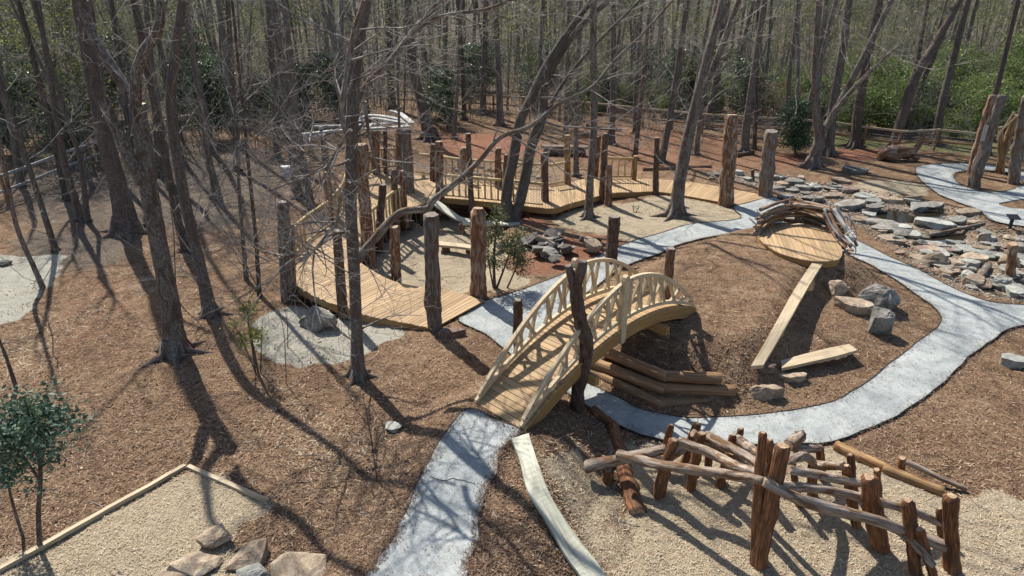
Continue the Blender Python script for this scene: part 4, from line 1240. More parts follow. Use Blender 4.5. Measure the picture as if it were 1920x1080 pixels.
# ------------------------------------------------------------------ canopy of bent boards
cn = thing('bent_board_canopy', 'canopy of bleached bent boards on posts above the rear platform', 'canopy', G(720, 330, .48))
for i, (pts, w, h) in enumerate([([(567,252,29.6),(630,245,30.2),(700,241,30.9),(768,237,31.6)], .26, .08), ([(586,237,32.0),(660,235,32.6),(720,232,33.0),(770,229,33.2)], .26, .07), ([(668,225,33.6),(694,216,33.8),(736,221,33.6),(770,230,33.2)], .34, .06), ([(664,229,33.2),(700,222,33.4),(738,227,33.2),(768,232,32.8)], .3, .05), ([(731,208,34.6),(750,213,34.2),(772,231,32.4)], .26, .07), ([(556,270,29.4),(580,258,29.6),(610,252,29.8)], .14, .1), ([(600,240,29.9),(606,238,31.2),(612,236,32.2)], .12, .12), ([(690,241,30.8),(694,237,32),(698,233,33)], .12, .12), ([(760,238,31.6),(764,234,32.6),(768,231,33.2)], .12, .12)]):
    mb = MB(); mb.sweep(spline([V(*q) for q in pts], 5), w, h); mb.build('bent_board', 'weathered', cn)

# ------------------------------------------------------------------ benches in the hollow
ch = thing('plank_chute', 'pale plank chute dropping from the boardwalk into the hollow', 'slide', G(830, 390, 0))
ribbon('board', spline([G(806,378,.50), G(828,394,.30), G(850,408,.10), G(865,413,.03)], 4), spline([G(822,376,.50), G(842,390,.32), G(862,405,.13), G(884,411,.03)], 4), .07, 'slide', ch)
bn = thing('curved_plank_bench', 'pale curved plank bench below the boardwalk edge', 'bench', G(940, 415, -.2))
ribbon('seat', spline([G(866,413,.02), G(920,414,.0), G(968,416,.0), G(1012,417,-.02)], 5), spline([G(868,419,.02), G(920,420,.0), G(970,421,.0), G(1016,422,-.02)], 5), .08, 'slide', bn)
for x in (862, 935, 1000):
    p = G(x + 4, 418, -.05); mb = MB(); log_mesh(mb, [Vector((p.x, p.y, -.75)), Vector((p.x, p.y, -.06))], .13, .12, 10, 4, .03, .03, 0, x); mb.build('leg', ['log_red', 'end'], bn)
bn = thing('low_plank_bench', 'low tan plank bench between the two thick cedar posts', 'bench', G(860, 458, -.3))
ribbon('seat', spline([G(822,452,-.15), G(855,455,-.15), G(884,459,-.15)], 4), spline([G(822,459,-.15), G(855,462,-.15), G(886,466,-.15)], 4), .09, 'plank', bn)
for x in (836, 880):
    p = G(x, 460, -.2); mb = MB(); log_mesh(mb, [Vector((p.x, p.y, -.75)), Vector((p.x, p.y, -.24))], .15, .15, 10, 4, .03, .03, 0, x); mb.build('leg', ['log_red', 'end'], bn)
# logs and benches in the far part of the clearing
fb = thing('log_bench', 'long grey slab bench on logs behind the boardwalk', 'bench', T(1070, 288))
P = [G(1016, 274, .45), G(1102, 276, .45)]
mb = MB(); mb.sweep([P[0], (P[0] + P[1]) / 2, P[1]], .5, .1); mb.build('seat', 'log_grey', fb)
mb = MB(); log_mesh(mb, [P[0] + Vector((.1, -.15, -.27)), P[1] + Vector((-.1, -.15, -.27))], .2, .2, 12, 8, .03, .03, .02, 71); mb.build('base_log', ['log_dark', 'end'], fb)
ground_log('fallen_log', (1204,320), (1334,314), 8, 7, 'log_red', 'long reddish log lying on the ground behind the boardwalk', 'log')
ground_log('fallen_log', (1380,294), (1412,288), 9, 8, 'log_dark', 'short dark log on the red earth behind the tall end post', 'log')
ground_log('fallen_log', (1740,444), (1845,421), 8, 6, 'log_grey', 'crooked driftwood log beside the large flat slab', 'log')
ground_log('fallen_log', (1780,508), (1825,512), 13, 12, 'log_grey', 'short sawn log lying across the stream rocks', 'log')
ground_log('fallen_log', (1830,530), (1852,500), 16, 12, 'log_grey', 'leaning pale log wedged between the stream rocks', 'log')
ground_log('fallen_log', (1100,240), (1165,246), 10, 8, 'log_dark', 'dark log pile piece at the foot of the far trees', 'log')

# ------------------------------------------------------------------ stones
def rock(name, p, sx, sy, sz, mat, lab, seed, group=None, flat=False, rz=None, sink=0.3, sub=1):
    rg = random.Random(seed)
    bm = bmesh.new()
    for _ in range(17 if not flat else 20):
        th = rg.uniform(0, 6.283); ph = rg.uniform(-1, 1)
        if flat:
            r = rg.uniform(.75, 1.0); bm.verts.new((math.cos(th) * r, math.sin(th) * r, rg.choice((-1, .85, 1))))
        else:
            c = math.sqrt(1 - ph * ph); e = rg.uniform(.82, 1.0)
            bm.verts.new((math.cos(th) * c * e, math.sin(th) * c * e, ph * e))
    bmesh.ops.convex_hull(bm, input=bm.verts)
    for v_ in [v_ for v_ in bm.verts if not v_.link_faces]: bm.verts.remove(v_)
    for v_ in bm.verts: v_.co = Vector((v_.co.x * sx, v_.co.y * sy, v_.co.z * sz))
    bmesh.ops.bevel(bm, geom=bm.edges[:], offset=min(sx, sy, sz) * .035, segments=1, affect='EDGES', profile=.6, clamp_overlap=True)
    for it in range(sub):
        bmesh.ops.subdivide_edges(bm, edges=bm.edges[:], cuts=1, use_grid_fill=True)
    bmesh.ops.triangulate(bm, faces=bm.faces[:])
    am = min(sx, sy, sz)
    for v_ in bm.verts:
        q = v_.co * (2.2 / max(sx, .05)) + Vector((seed * 1.7, 0, 0))
        d = mnoise.noise(q) * .12 + (.3 - abs(mnoise.noise(q * 2.3))) * .12 + mnoise.noise(q * 6) * .05
        v_.co += v_.co.normalized() * d * am
    bmesh.ops.recalc_face_normals(bm, faces=bm.faces[:])
    me_ = bpy.data.meshes.new(name); bm.to_mesh(me_); bm.free()
    me_.materials.append(MAT[mat])
    o = bpy.data.objects.new(name, me_); COL.objects.link(o)
    o.location = p + Vector((0, 0, sz * (1 - 2 * sink)))
    o.rotation_euler = (rg.uniform(-.12, .12), rg.uniform(-.12, .12), rg.uniform(-.5, .5) if rz is None else rz)
    return tag(o, lab, 'rock', group)


# boulders with a character of their own: x, y (middle of the foot), width px, height factor, depth factor, material, flat, label
BLD = [
 (596,618,96,.5,.6,'rock_grey',0,'large grey boulder with a rusty face at the front of the lower deck'),
 (846,632,56,.22,.55,'rock_pink',1,'reddish flat stone beside the corner post of the deck end'),
 (1573,552,54,.55,.8,'rock_tan',0,'small tan boulder at the back of the group beside the loop path'),
 (1604,584,84,.24,.6,'rock_tan',1,'flat tan slab boulder in the group beside the loop path'),
 (1656,582,88,.62,.8,'rock_grey',0,'large rounded boulder in the group beside the loop path'),
 (1645,624,80,.75,.7,'rock_grey',0,'pointed grey boulder in front of the group beside the loop path'),
 (1436,700,52,.45,.6,'rock_pink',0,'brown block under the low end of the plank ramp'),
 (1488,715,60,.22,.6,'rock_tan',1,'flat stepping stone below the shorter plank'),
 (1442,752,84,.4,.6,'rock_tan',0,'broad pale stone at the right end of the log retaining wall'),
 (1910,690,60,.3,.6,'rock_pale',1,'pale stone at the right edge above the loop path'),
 (405,1026,84,.42,.8,'rock_tan',0,'tan boulder farthest back at the foot of the wood chip bay'),
 (462,1066,112,.3,.9,'rock_tan',0,'wide tan boulder with a slanting top beside the wood chip bay'),
 (365,1078,112,.24,.7,'rock_tan',0,'low tan boulder inside the bay left of the slanting one'),
 (330,1092,90,.25,.8,'rock_tan',0,'low tan rock at the bottom edge farthest into the wood chip bay'),
 (562,1100,150,.28,.8,'rock_tan',0,'big rusty tan boulder at the bottom edge left of the near path'),
 (470,1104,80,.4,.8,'rock_pale',0,'pale block at the bottom edge between two larger boulders'),
 (735,808,46,.18,.7,'rock_pale',1,'half buried pale stone on the slope left of the near path'),
 (700,848,18,.6,.8,'rock_pink',0,'little red stone by the bare sapling left of the near path'),
 (2,500,36,.35,.7,'rock_grey',0,'grey stone on the gravel patch at the left edge'),
]
for i, (x, y, w, hf, df, mt, fl, lab) in enumerate(BLD):
    p = T(x, y); sx = wid(w, p) / 2
    rock('boulder', p + Vector((0, sx * df * .5, 0)), sx, sx * df, sx * hf * 1.3, mt, lab, 500 + i, None, bool(fl), sub=2)
SLB = [(1668,378,52,'rock_tan','tan flat slab at the back edge of the pond'),(1724,391,56,'rock_pale','pale green slab jutting over the pond'),(1713,377,34,'rock_tan','small tan slab behind the pond'),(1748,389,46,'rock_grey','grey slab at the right end of the pond'),(1752,424,98,'rock_pale','largest flat slab lying across the stream in front of the pond'),(1593,390,72,'rock_grey','long low grey slab right of the driftwood den'),(1562,370,46,'rock_tan','tan slab above the long low grey one'),(1522,377,48,'rock_grey','grey slab behind the ridge of the driftwood den'),(1490,346,52,'rock_grey','broad grey slab behind the silvery end post'),(1460,358,30,'rock_grey','small slab right of the silvery end post'),(1473,374,38,'rock_grey','slab at the corner of path and stream'),(1602,324,54,'rock_grey','dark edged slab highest up on the bare earth'),(1577,342,40,'rock_tan','squared tan slab on the bare earth left of the pale patch'),(1823,490,60,'rock_tan','flat tan stepping slab in the lower stream bed'),(1640,396,46,'rock_grey','dark slab at the left end of the pond'),(1815,402,60,'rock_tan','pale paving slab at the foot of the ring path'),(1440,336,40,'rock_grey','grey slab between the two tall end posts')]
for i, (x, y, w, mt, lab) in enumerate(SLB):
    p = T(x, y); sx = wid(w, p) / 2
    rock('stone_slab', p, sx, sx * .62, .11 + .03 * (i % 3), mt, lab, 600 + i, None, True, sink=.25, sub=1)
STN = [(1655,424,90,.10,'rock_grey','long rough grey boulder in front of the pond'),(1697,442,66,.16,'rock_grey','rounded grey boulder below the long rough one'),(1677,455,36,.4,'rock_pale','pale block at the near edge of the stream bed'),(1723,460,38,.3,'rock_grey','low stone right of the pale block in the stream bed'),(1750,496,62,.35,'rock_tan','big brown boulder at the near edge of the stream bed'),(1843,452,32,.5,'rock_tan','square tan block in the middle of the stream bed'),(1890,497,58,.35,'rock_tan','wide tan boulder behind the broken snag'),(1873,536,34,.6,'rock_pale','upright pale stone below the broken snag')]
for i, (x, y, w, hf, mt, lab) in enumerate(STN):
    p = T(x, y); sx = wid(w, p) / 2
    rock('stream_boulder', p, sx, sx * .7, sx * hf * 1.4, mt, lab, 650 + i, None, False, sink=.2, sub=2)
rg = random.Random(5)
PROT = []
for i in range(8):
    o = rock('stream_stone', Vector((0, 0, -50)), 1, rg.uniform(.6, .9), rg.uniform(.22, .5), ('rock_grey', 'rock_tan', 'rock_pale', 'rock_grey', 'rock_tan', 'rock_pink', 'rock_grey', 'rock_pale')[i], 'loose stone among the flat slabs of the stream bed', 700 + i, 'loose stones of the stream bed', i % 4 != 0, sub=1)
    PROT.append(o)


def strew(pts, label, group, name):
    made = []
    for (x, y, w) in pts:
        pr = rg.choice(PROT); p = T(x, y); s = wid(w, p) / 2
        big_ = w / (y / 430) > 27
        if big_: pr = rg.choice([q for i, q in enumerate(PROT) if i % 4])
        o = pr.copy(); COL.objects.link(o); o.name = name
        o.location = p + Vector((0, 0, .05 if big_ else s * .2)); o.scale = (s, s, (.22 + .1 * rg.random()) if big_ else s * rg.uniform(.7, 1.2)); o.rotation_euler = (rg.uniform(-.1, .1) if big_ else rg.uniform(-.2, .2), rg.uniform(-.12, .12), rg.uniform(0, 6.28))
        tag(o, label, 'rock', group); made.append(o)
    return made


pts = [(1750,466,22),(1773,472,34),(1785,460,30),(1825,472,34),(1843,440,28),(1863,466,28),(1895,522,34),(1790,498,34),(1855,482,22),(1913,545,30),(1347,330,22),(1386,326,24),(1402,338,20),(1452,333,28),(1484,360,30),(1366,336,18),(1420,333,20),(1335,336,14)]
ST_POLY = W_STREAM
while len(pts) < 120:
    x, y = rg.uniform(1330, 1930), rg.uniform(320, 560)
    p = G(x, y)
    d = float(sdist(np.array([p.x]), np.array([p.y]), W_STREAM)[0])
    if d > 0.05 and all(float(sdist(np.array([p.x]), np.array([p.y]), q)[0]) < -.05 for q in PONDS) and float(sdist(np.array([p.x]), np.array([p.y]), ro)[0]) < -.1 and float(sdist(np.array([p.x]), np.array([p.y]), lo)[0]) < -.1: pts.append((x, y, rg.uniform(8, 26) * (y / 430)))
while len(pts) < 178:
    x, y = rg.uniform(1420, 1930), rg.uniform(335, 555)
    p = G(x, y)
    d = float(sdist(np.array([p.x]), np.array([p.y]), W_STREAM)[0])
    if d > 0.3 and all(float(sdist(np.array([p.x]), np.array([p.y]), q)[0]) < -.4 for q in PONDS) and float(sdist(np.array([p.x]), np.array([p.y]), ro)[0]) < -.4 and float(sdist(np.array([p.x]), np.array([p.y]), lo)[0]) < -.4: pts.append((x, y, rg.uniform(28, 54) * (y / 430)))
LS = strew(pts, 'loose stone among the flat slabs of the stream bed', 'loose stones of the stream bed', 'stream_stone')
name_apart(LS, [(1668,385,'the back edge of the pond'),(1560,372,'the slabs above the den'),(1490,350,'the silvery end post'),(1380,330,'the tall reddish end post'),(1440,330,'the slab between the end posts'),(1600,395,'the long low slab'),(1660,430,'the rough grey boulder'),(1720,405,'the pale green slab'),(1760,435,'the largest flat slab'),(1740,485,'the brown near edge boulder'),(1800,470,'the middle of the stream bed'),(1850,450,'the square tan block'),(1825,495,'the flat stepping slab'),(1890,480,'the broken snag'),(1880,540,'the upright pale stone'),(1910,510,'the right edge of the picture'),(1900,445,'the little lectern sign'),(1800,415,'the driftwood log'),(1720,365,'the pale mulch patch')], '%s of the loose stones around %s')
pts = [(rg.uniform(835, 1030), 0, rg.uniform(6, 14)) for _ in range(44)]
pts = [(x, 322 + (x - 835) * .03 + rg.uniform(-8, 8), w) for x, _, w in pts]
RB = strew(pts, 'grey rubble stone in the dry bed behind the boardwalk railing', 'rubble behind the boardwalk', 'rubble_stone')
name_apart(RB, [(845,322,'left end'),(890,323,'left middle'),(935,325,'middle'),(975,326,'right middle'),(1015,328,'right end')], '%s rubble stone at the %s of the rear railing')
RS = []
pts = [(rg.gauss(1032, 34), rg.gauss(468, 9), rg.uniform(20, 46)) for _ in range(44)] + [(rg.uniform(975, 1005), rg.uniform(440, 465), rg.uniform(10, 20)) for _ in range(8)]
for (x, y, w) in pts:
    pr = rg.choice(PROT); p = T(x, y); s = wid(w, p) / 2
    o = pr.copy(); o.data = pr.data.copy(); o.data.materials[0] = MAT[rg.choice(('rock_dark', 'rock_dark', 'rock_grey', 'rock_tan'))]
    COL.objects.link(o); o.name = 'ring_stone'
    o.location = p + Vector((0, 0, s * .3 + rg.uniform(0, .22))); o.scale = (s, s, s * .7); o.rotation_euler = (rg.uniform(-.45, .45), rg.uniform(-.45, .45), rg.uniform(0, 6.28))
    tag(o, 'dark flat stone in the pile on the red clay patch', 'rock', 'dark stone pile on the clay'); RS.append(o)
name_apart(RS, [(985,450,'behind'),(995,470,'at the left of'),(1020,462,'at the back of'),(1030,478,'at the front of'),(1050,466,'at the right of'),(1080,475,'spilled right of')], '%s dark flat stone %s the pile on the clay')
pts = [(rg.uniform(535, 600), rg.uniform(300, 345), rg.uniform(8, 16)) for _ in range(10)]
RL = strew(pts, 'pale stone in the rubble left of the boardwalk platform', 'rubble left of the platform', 'rubble_stone')
name_apart(RL, [(550,310,'beside the white box'),(585,330,'nearest the outer railing'),(560,342,'nearest the left post')], '%s pale rubble stone %s')
for o in PROT: bpy.data.objects.remove(o)
# pebbles
px_, py_ = rs.uniform(9, 27, 26000), rs.uniform(17, 33, 26000)
d = sdist(px_, py_, W_STREAM); ok = d > -0.15
for p in PONDS: ok &= sdist(px_, py_, p) < 0.1
ok &= (sdist(px_, py_, ro) < 0) & (sdist(px_, py_, lo) < 0)
px_, py_ = px_[ok][:5200], py_[ok][:5200]
base = np.array([(1, 0, 0), (-1, 0, 0), (0, 1, 0), (0, -1, 0), (0, 0, 1), (0, 0, -1)], float)
tri = np.array([(0, 2, 4), (2, 1, 4), (1, 3, 4), (3, 0, 4), (2, 0, 5), (1, 2, 5), (3, 1, 5), (0, 3, 5)])
n_ = len(px_); s_ = rs.uniform(.02, .06, n_)
yw = rs.uniform(0, 6.28, n_)
PV = base[None] * np.stack([s_ * rs.uniform(.8, 1.4, n_), s_ * rs.uniform(.6, 1, n_), s_ * rs.uniform(.4, .7, n_)], 1)[:, None, :]
PX = PV[..., 0] * np.cos(yw)[:, None] - PV[..., 1] * np.sin(yw)[:, None]; PY = PV[..., 0] * np.sin(yw)[:, None] + PV[..., 1] * np.cos(yw)[:, None]
PV = np.stack([PX + px_[:, None], PY + py_[:, None], PV[..., 2] + (H(px_, py_) + .01)[:, None]], 2).reshape(-1, 3)
PF = (tri[None] + (np.arange(n_) * 6)[:, None, None]).reshape(-1, 3)
me_ = bpy.data.meshes.new('pebbles'); me_.from_pydata(PV.tolist(), [], PF.tolist()); me_.materials.append(MAT['pebble'])
me_.polygons.foreach_set('use_smooth', [True] * len(PF))
at = me_.attributes.new('rnd', 'FLOAT', 'POINT'); at.data.foreach_set('value', np.repeat(rs.uniform(0, 1, n_), 6).astype(np.float32))
o = bpy.data.objects.new('pebbles', me_); COL.objects.link(o); tag(o, 'pebbles and gravel between the stones of the stream bed', 'pebbles', kind='stuff')

# ------------------------------------------------------------------ lying animal carved in wood
p = T(1685, 300)
an = thing('animal_sculpture', 'carved wooden animal lying with raised neck near the rail fence', 'sculpture', p)
mb = MB()
prof = [(-1.0, .14, .05), (-.95, .26, .22), (-.75, .34, .36), (-.4, .36, .42), (0.0, .36, .44), (.35, .33, .42), (.6, .28, .38), (.75, .16, .30)]
mb.tube([p + Vector((x, 0, z)) for x, r, z in prof], [r for x, r, z in prof], 16, .02, True, 0, 0, .03, 3)
body = mb.build('body', 'log_red', an)
mb = MB(); nk = [(.45, .24, .42), (.72, .19, .56), (.88, .14, .78), (.96, .12, .98), (1.02, .11, 1.08)]
mb.tube([p + Vector((x, 0, z)) for x, r, z in nk], [r for x, r, z in nk], 12, .02, True, 0, 0, .03, 4); mb.build('neck', 'log_red', an)
mb = MB(); mb.tube(spline([p + Vector((.94, 0, 1.08)), p + Vector((1.08, 0, 1.14)), p + Vector((1.24, 0, 1.10)), p + Vector((1.36, 0, 1.06))], 3), [.07, .105, .12, .12, .115, .10, .085, .075, .065, .05], 12); hd = mb.build('head', 'log_red', an)
for s in (-1, 1):
    mb = MB(); q = p + Vector((.98, s * .08, 1.16)); mb.tube([q, q + Vector((-.05, s * .05, .10)), q + Vector((-.07, s * .06, .16))], [.035, .04, .008], 6); mb.build('ear', 'log_dark', hd)
    mb = MB(); mb.tube(spline([p + Vector((.55, s * .26, .26)), p + Vector((.82, s * .3, .12)), p + Vector((.55, s * .34, .07)), p + Vector((.3, s * .34, .06))], 3), [.13, .12, .11, .10, .09, .08, .08, .08, .08, .07], 10); mb.build('foreleg', 'log_red', an)
    mb = MB(); mb.tube(spline([p + Vector((-.75, s * .25, .26)), p + Vector((-.45, s * .38, .16)), p + Vector((-.25, s * .4, .07)), p + Vector((-.5, s * .42, .06))], 3), [.2, .19, .17, .14, .12, .10, .09, .08, .08, .07], 10); mb.build('hind_leg', 'log_red', an)
mb = MB(); mb.tube([p + Vector((-.98, 0, .2)), p + Vector((-1.1, .05, .12)), p + Vector((-1.16, .1, .04))], [.06, .05, .02], 8); mb.build('tail', 'log_red', an)

# ------------------------------------------------------------------ leaning trunks in the ring path
tr = thing('leaning_log_tripod', 'group of sawn leaning trunks standing in the ring path island', 'log sculpture', T(1840, 345))
for i, (bx, by, tx, ty, w, mt, dy) in enumerate([(1826,352,1880,178,23,'log_grey',.3),(1820,328,1862,178,16,'log_red',.2),(1902,344,1928,180,22,'log_grey',-.4),(1872,322,1905,215,14,'log_yellow',-.2),(1880,325,1876,238,12,'log_yellow',.1)]):
    a = T(bx, by); b = V(tx, ty, a.y + dy); r = wid(w, a) / 2 * .82
    mb = MB(); log_mesh(mb, [a + (a - b).normalized() * .4, b], r * 1.1, r * .9, 16, 18, .06, .03, r * .5, 800 + i, 0, 1, .2); mb.build('leaning_log', [mt, 'end_grey'], tr)
for i, (a, b, w) in enumerate((((1868,262,29.5),(1900,210,29.3),.14), ((1872,250,29.3),(1908,216,29.0),.12))):
    mb = MB(); mb.bar(V(*a), V(*b), w, .06); mb.build('pale_board', 'rail', tr)
mb = MB(); q = V(1846, 250, T(1826, 352).y - .15); mb.bar(q - Vector((0, 0, .35)), q + Vector((0, 0, .35)), .18, .02, Vector((0, 1, 0))); mb.build('notice', 'weathered', tr)
# little lectern sign
p = T(1893, 428); sg_ = thing('lectern_sign', 'small black lectern sign at the edge of the stream bed', 'sign', p)
mb = MB(); mb.bar(p - Vector((0, 0, .2)), p + Vector((0, 0, .42)), .09, .09, Vector((0, 1, 0))); mb.build('post', 'black', sg_)
mb = MB(); mb.bar(p + Vector((-.22, -.03, .47)), p + Vector((.22, -.03, .45)), .3, .03, Vector((0, -.4, 1))); mb.build('panel', 'black', sg_)
p = T(537, 330); wb = thing('white_box', 'small white box standing in the leaf litter left of the canopy', 'box', p)
mb = MB(); mb.bar(p + Vector((-.2, 0, .22)), p + Vector((.2, 0, .22)), .35, .42); mb.build('body', 'white', wb)
mb = MB(); mb.bar(p + Vector((-.22, 0, .455)), p + Vector((.22, 0, .455)), .39, .05); mb.build('lid', 'white', wb)

# ------------------------------------------------------------------ rail fence
FEN = [[(-60,352),(0,330),(55,311),(110,290),(165,271),(225,251),(285,231),(355,216),(430,203),(500,191),(560,182),(630,173),(700,167)],
       [(712,168),(790,172),(870,176),(925,178.5),(980,182),(1035,186),(1092,191),(1150,197),(1207,203),(1263,208.5),(1320,214),(1400,218.5),(1480,223),(1562,229),(1625,238),(1690,246),(1760,243),(1850,252),(1925,262),(2040,276)]]
for fi, pts in enumerate(FEN):
    P = []
    for x, y in pts:
        q = G(x, y, 1.2); P.append(Vector((q.x, q.y, Hs(q.x, q.y))))
    fe = thing('rail_fence', ('split rail fence with two rails running through the woods at the left', 'split rail fence with wire netting along the back of the clearing')[fi], 'fence', P[0])
    hts = [1.2] * len(P)
    tops = [G(x, y, 1.2) for x, y in pts]
    for i, q in enumerate(P):
        t_ = tops[i]
        mb = MB(); log_mesh(mb, [Vector((q.x, q.y, q.z - .3)), Vector((q.x, q.y, t_.z + .06))], .075, .07, 8, 4, .03, .03, 0, 900 + i); mb.build('post', ['log_timber', 'end'], fe)
        if i < len(P) - 1:
            t2 = tops[i + 1]
            mb = MB(); mb.bar(t_ + Vector((0, -.09, 0)), t2 + Vector((0, -.09, 0)), .09, .11); mb.build('rail', 'plank' if fi else 'weathered', fe)
            dz = Vector((0, -.09, -.62))
            mb = MB(); mb.bar(t_ + dz, t2 + dz, .07, .10); mb.build('rail', 'log_timber' if fi else 'weathered', fe)
            if fi and i >= 9:
                mb = MB(); L = (t2 - t_).length
                for k in range(7):
                    z = Vector((0, -.1, -1.12 + k * .16)); mb.tube([t_ + z, t2 + z], [.006, .006], 3, 0, False)
                for k in range(int(L / .16)):
                    q2 = lerp(t_, t2, k * .16 / L); mb.tube([q2 + Vector((0, -.1, -1.12)), q2 + Vector((0, -.1, -.14))], [.005, .005], 3, 0, False)
                mb.build('wire_panel', 'wire', fe)

# ------------------------------------------------------------------ trees
def rdir(d, ang, rg):
    d = d.normalized(); a = d.orthogonal().normalized(); b = d.cross(a)
    t = rg.uniform(0, 6.283)
    return (d * math.cos(ang) + (a * math.cos(t) + b * math.sin(t)) * math.sin(ang)).normalized()


def grow(mb, p, d, L, r, depth, rg, kids=(4, 5, 4), up=0.06, curl=0.22, rmin=0.0035, ang=(.5, 1.0), spread=0.3):
    n = 5 if depth == 0 else (4 if depth == 1 else 3)
    pts = [p]; q = p; dd = d.normalized()
    for i in range(n):
        dd = (dd + Vector((rg.uniform(-1, 1), rg.uniform(-1, 1), rg.uniform(-1, 1))) * curl + Vector((0, 0, up))).normalized()
        q = q + dd * (L / n); pts.append(q)
    rad = [max(rmin, r * (1 - .68 * i / n)) for i in range(n + 1)]
    mb.ptube(pts, rad, 6 if r > .05 else (4 if r > .018 else 3))
    if depth < len(kids):
        k = kids[depth]
        for j in range(k):
            t = rg.uniform(spread, 1.0) * n; i = min(int(t), n - 1)
            pp = lerp(pts[i], pts[i + 1], t - i); dk = (pts[i + 1] - pts[i]).normalized()
            grow(mb, pp, rdir(dk, rg.uniform(*ang), rg), L * rg.uniform(.38, .68), max(rmin, rad[i] * rg.uniform(.4, .6)), depth + 1, rg, kids, up, curl * 1.15, rmin, ang)


def limb_world(pts, Yb, slope):
    out = []; z0 = None
    for (x, y, w) in pts:
        q = V(x, y, Yb)
        if slope: q = V(x, y, Yb + slope * max(0, q.z))
        out.append((q, wid(w, q) / 2 * .82))
    return out


def traced(name, foot, limbs, label, bark='bark', seed=1, top=7.0, twigs=26, tlen=(1.2, 2.8), tmin=.35, kids=(4, 4, 3), group='trees standing in the clearing', crown=1.0, flare=1.45, pale_limbs=False):
    """tree with limbs surveyed from the photograph: limbs = [(points(x, y, width), slope in depth)]"""
    rg = random.Random(seed)
    b = T(*foot); Yb = b.y
    t = thing(name, label, 'tree', b, group)
    tb = MB(); cw = MB()
    for li_, (pts, sl_) in enumerate(limbs):
        W = limb_world(pts, Yb if sl_ is None or True else Yb, sl_ or 0)
        P = [q for q, r in W]; Rr = [r for q, r in W]
        if li_ == 0:
            P[0] = Vector((P[0].x, P[0].y, Hs(P[0].x, P[0].y)))
            d = (P[1] - P[0]).normalized()
            P = [P[0] - Vector((0, 0, .25)), P[0] + Vector((0, 0, .02)), P[0] + d * .28, P[0] + d * .75] + P[1:]
            Rr = [Rr[0] * flare * 1.12, Rr[0] * flare, Rr[0] * 1.13, Rr[0]] + Rr[1:]
        S = spline(P, 4); RR = []
        for i in range(len(P) - 1):
            RR += [lerp(Rr[i], Rr[i + 1], k / 4) for k in range(4)]
        RR.append(Rr[-1])
        S = [p + Vector((rg.uniform(-1, 1), rg.uniform(-1, 1), 0)) * RR[i] * .05 for i, p in enumerate(S)]
        tb.tube(S, RR, 16 if Rr[0] > .08 else 8, .02, True, 1, 2 if (li_ and pale_limbs) else 0, .035, seed * 10 + li_, .12)
        if li_ == 0 and Rr[1] > .12:      # roots running into the soil
            for k in range(6):
                an_ = k * 1.047 + rg.uniform(-.3, .3); r_ = Rr[1]; dv = Vector((math.cos(an_), math.sin(an_), 0)); ln_ = r_ * rg.uniform(1.7, 2.9)
                g0 = P[1]
                e_ = g0 + dv * ln_; e_.z = Hs(e_.x, e_.y) - .03
                m_ = g0 + dv * (r_ * 1.05); m_.z += .03
                tb.tube([g0 + dv * r_ * .45 + Vector((0, 0, r_ * 1.1)), m_, e_], [r_ * .38, r_ * .27, r_ * .1], 7, .05, False, 0, 0, .03, seed + k)
        # side twigs
        nt_ = int(twigs * (1 if li_ else .8))
        for j in range(nt_):
            u = rg.uniform(tmin if li_ == 0 else .15, 1) * (len(S) - 2); i = int(u)
            p = lerp(S[i], S[i + 1], u - i); d = (S[i + 1] - S[i]).normalized()
            L = rg.uniform(*tlen)
            grow(cw, p, (rdir(d, rg.uniform(.7, 1.3), rg) + Vector((0, 0, .1))), L, rg.uniform(.010, .024), 1, rg, (0,) + kids[1:] , .03, .26)
        if pts[-1][1] <= 8 and crown:
            d = (S[-1] - S[-3]).normalized()
            grow(cw, S[-1] - d * .1, d, top, RR[-1] * .9, 0, rg, kids if crown == 1 else kids[:2], .05, .16, spread=.15)
    tb.build('trunk', [bark, 'end_fresh', 'bark_limb'], t)
    cw.build('crown', 'twig', t)
    return t


traced('forked_tree', (330,662), [
    ([(330,662,44),(318,560,40),(296,450,38),(280,360,40),(268,270,36),(256,195,36)], .06),
    ([(268,345,28),(240,290,27),(215,235,25),(193,188,25)], .02),
    ([(256,200,28),(225,150,26),(196,105,24),(172,60,22),(152,0,20)], .10),
    ([(254,198,26),(256,140,26),(272,95,25),(296,55,22),(302,0,20)], -.05),
    ([(258,182,12),(257,173,11)], 0)], 'big forked tree with a sawn off limb in the left foreground', 'bark_pale', 21, twigs=2, tlen=(.6, 1.4), tmin=.85, crown=2)
traced('thick_tree', (240,436), [([(240,436,46),(222,350,36),(200,270,34),(182,190,33),(166,100,32),(150,0,32)], .04)], 'thick reddish trunk behind the big forked tree', 'bark_red', 22, twigs=4, tmin=.6, crown=2)
traced('slanting_tree', (396,590), [([(396,590,28),(376,500,24),(352,400,24),(330,280,22),(320,180,22),(330,90,20),(342,0,19)], .05)], 'dark slanting tree right of the big forked tree', 'bark', 23, twigs=12, tmin=.3, crown=2)
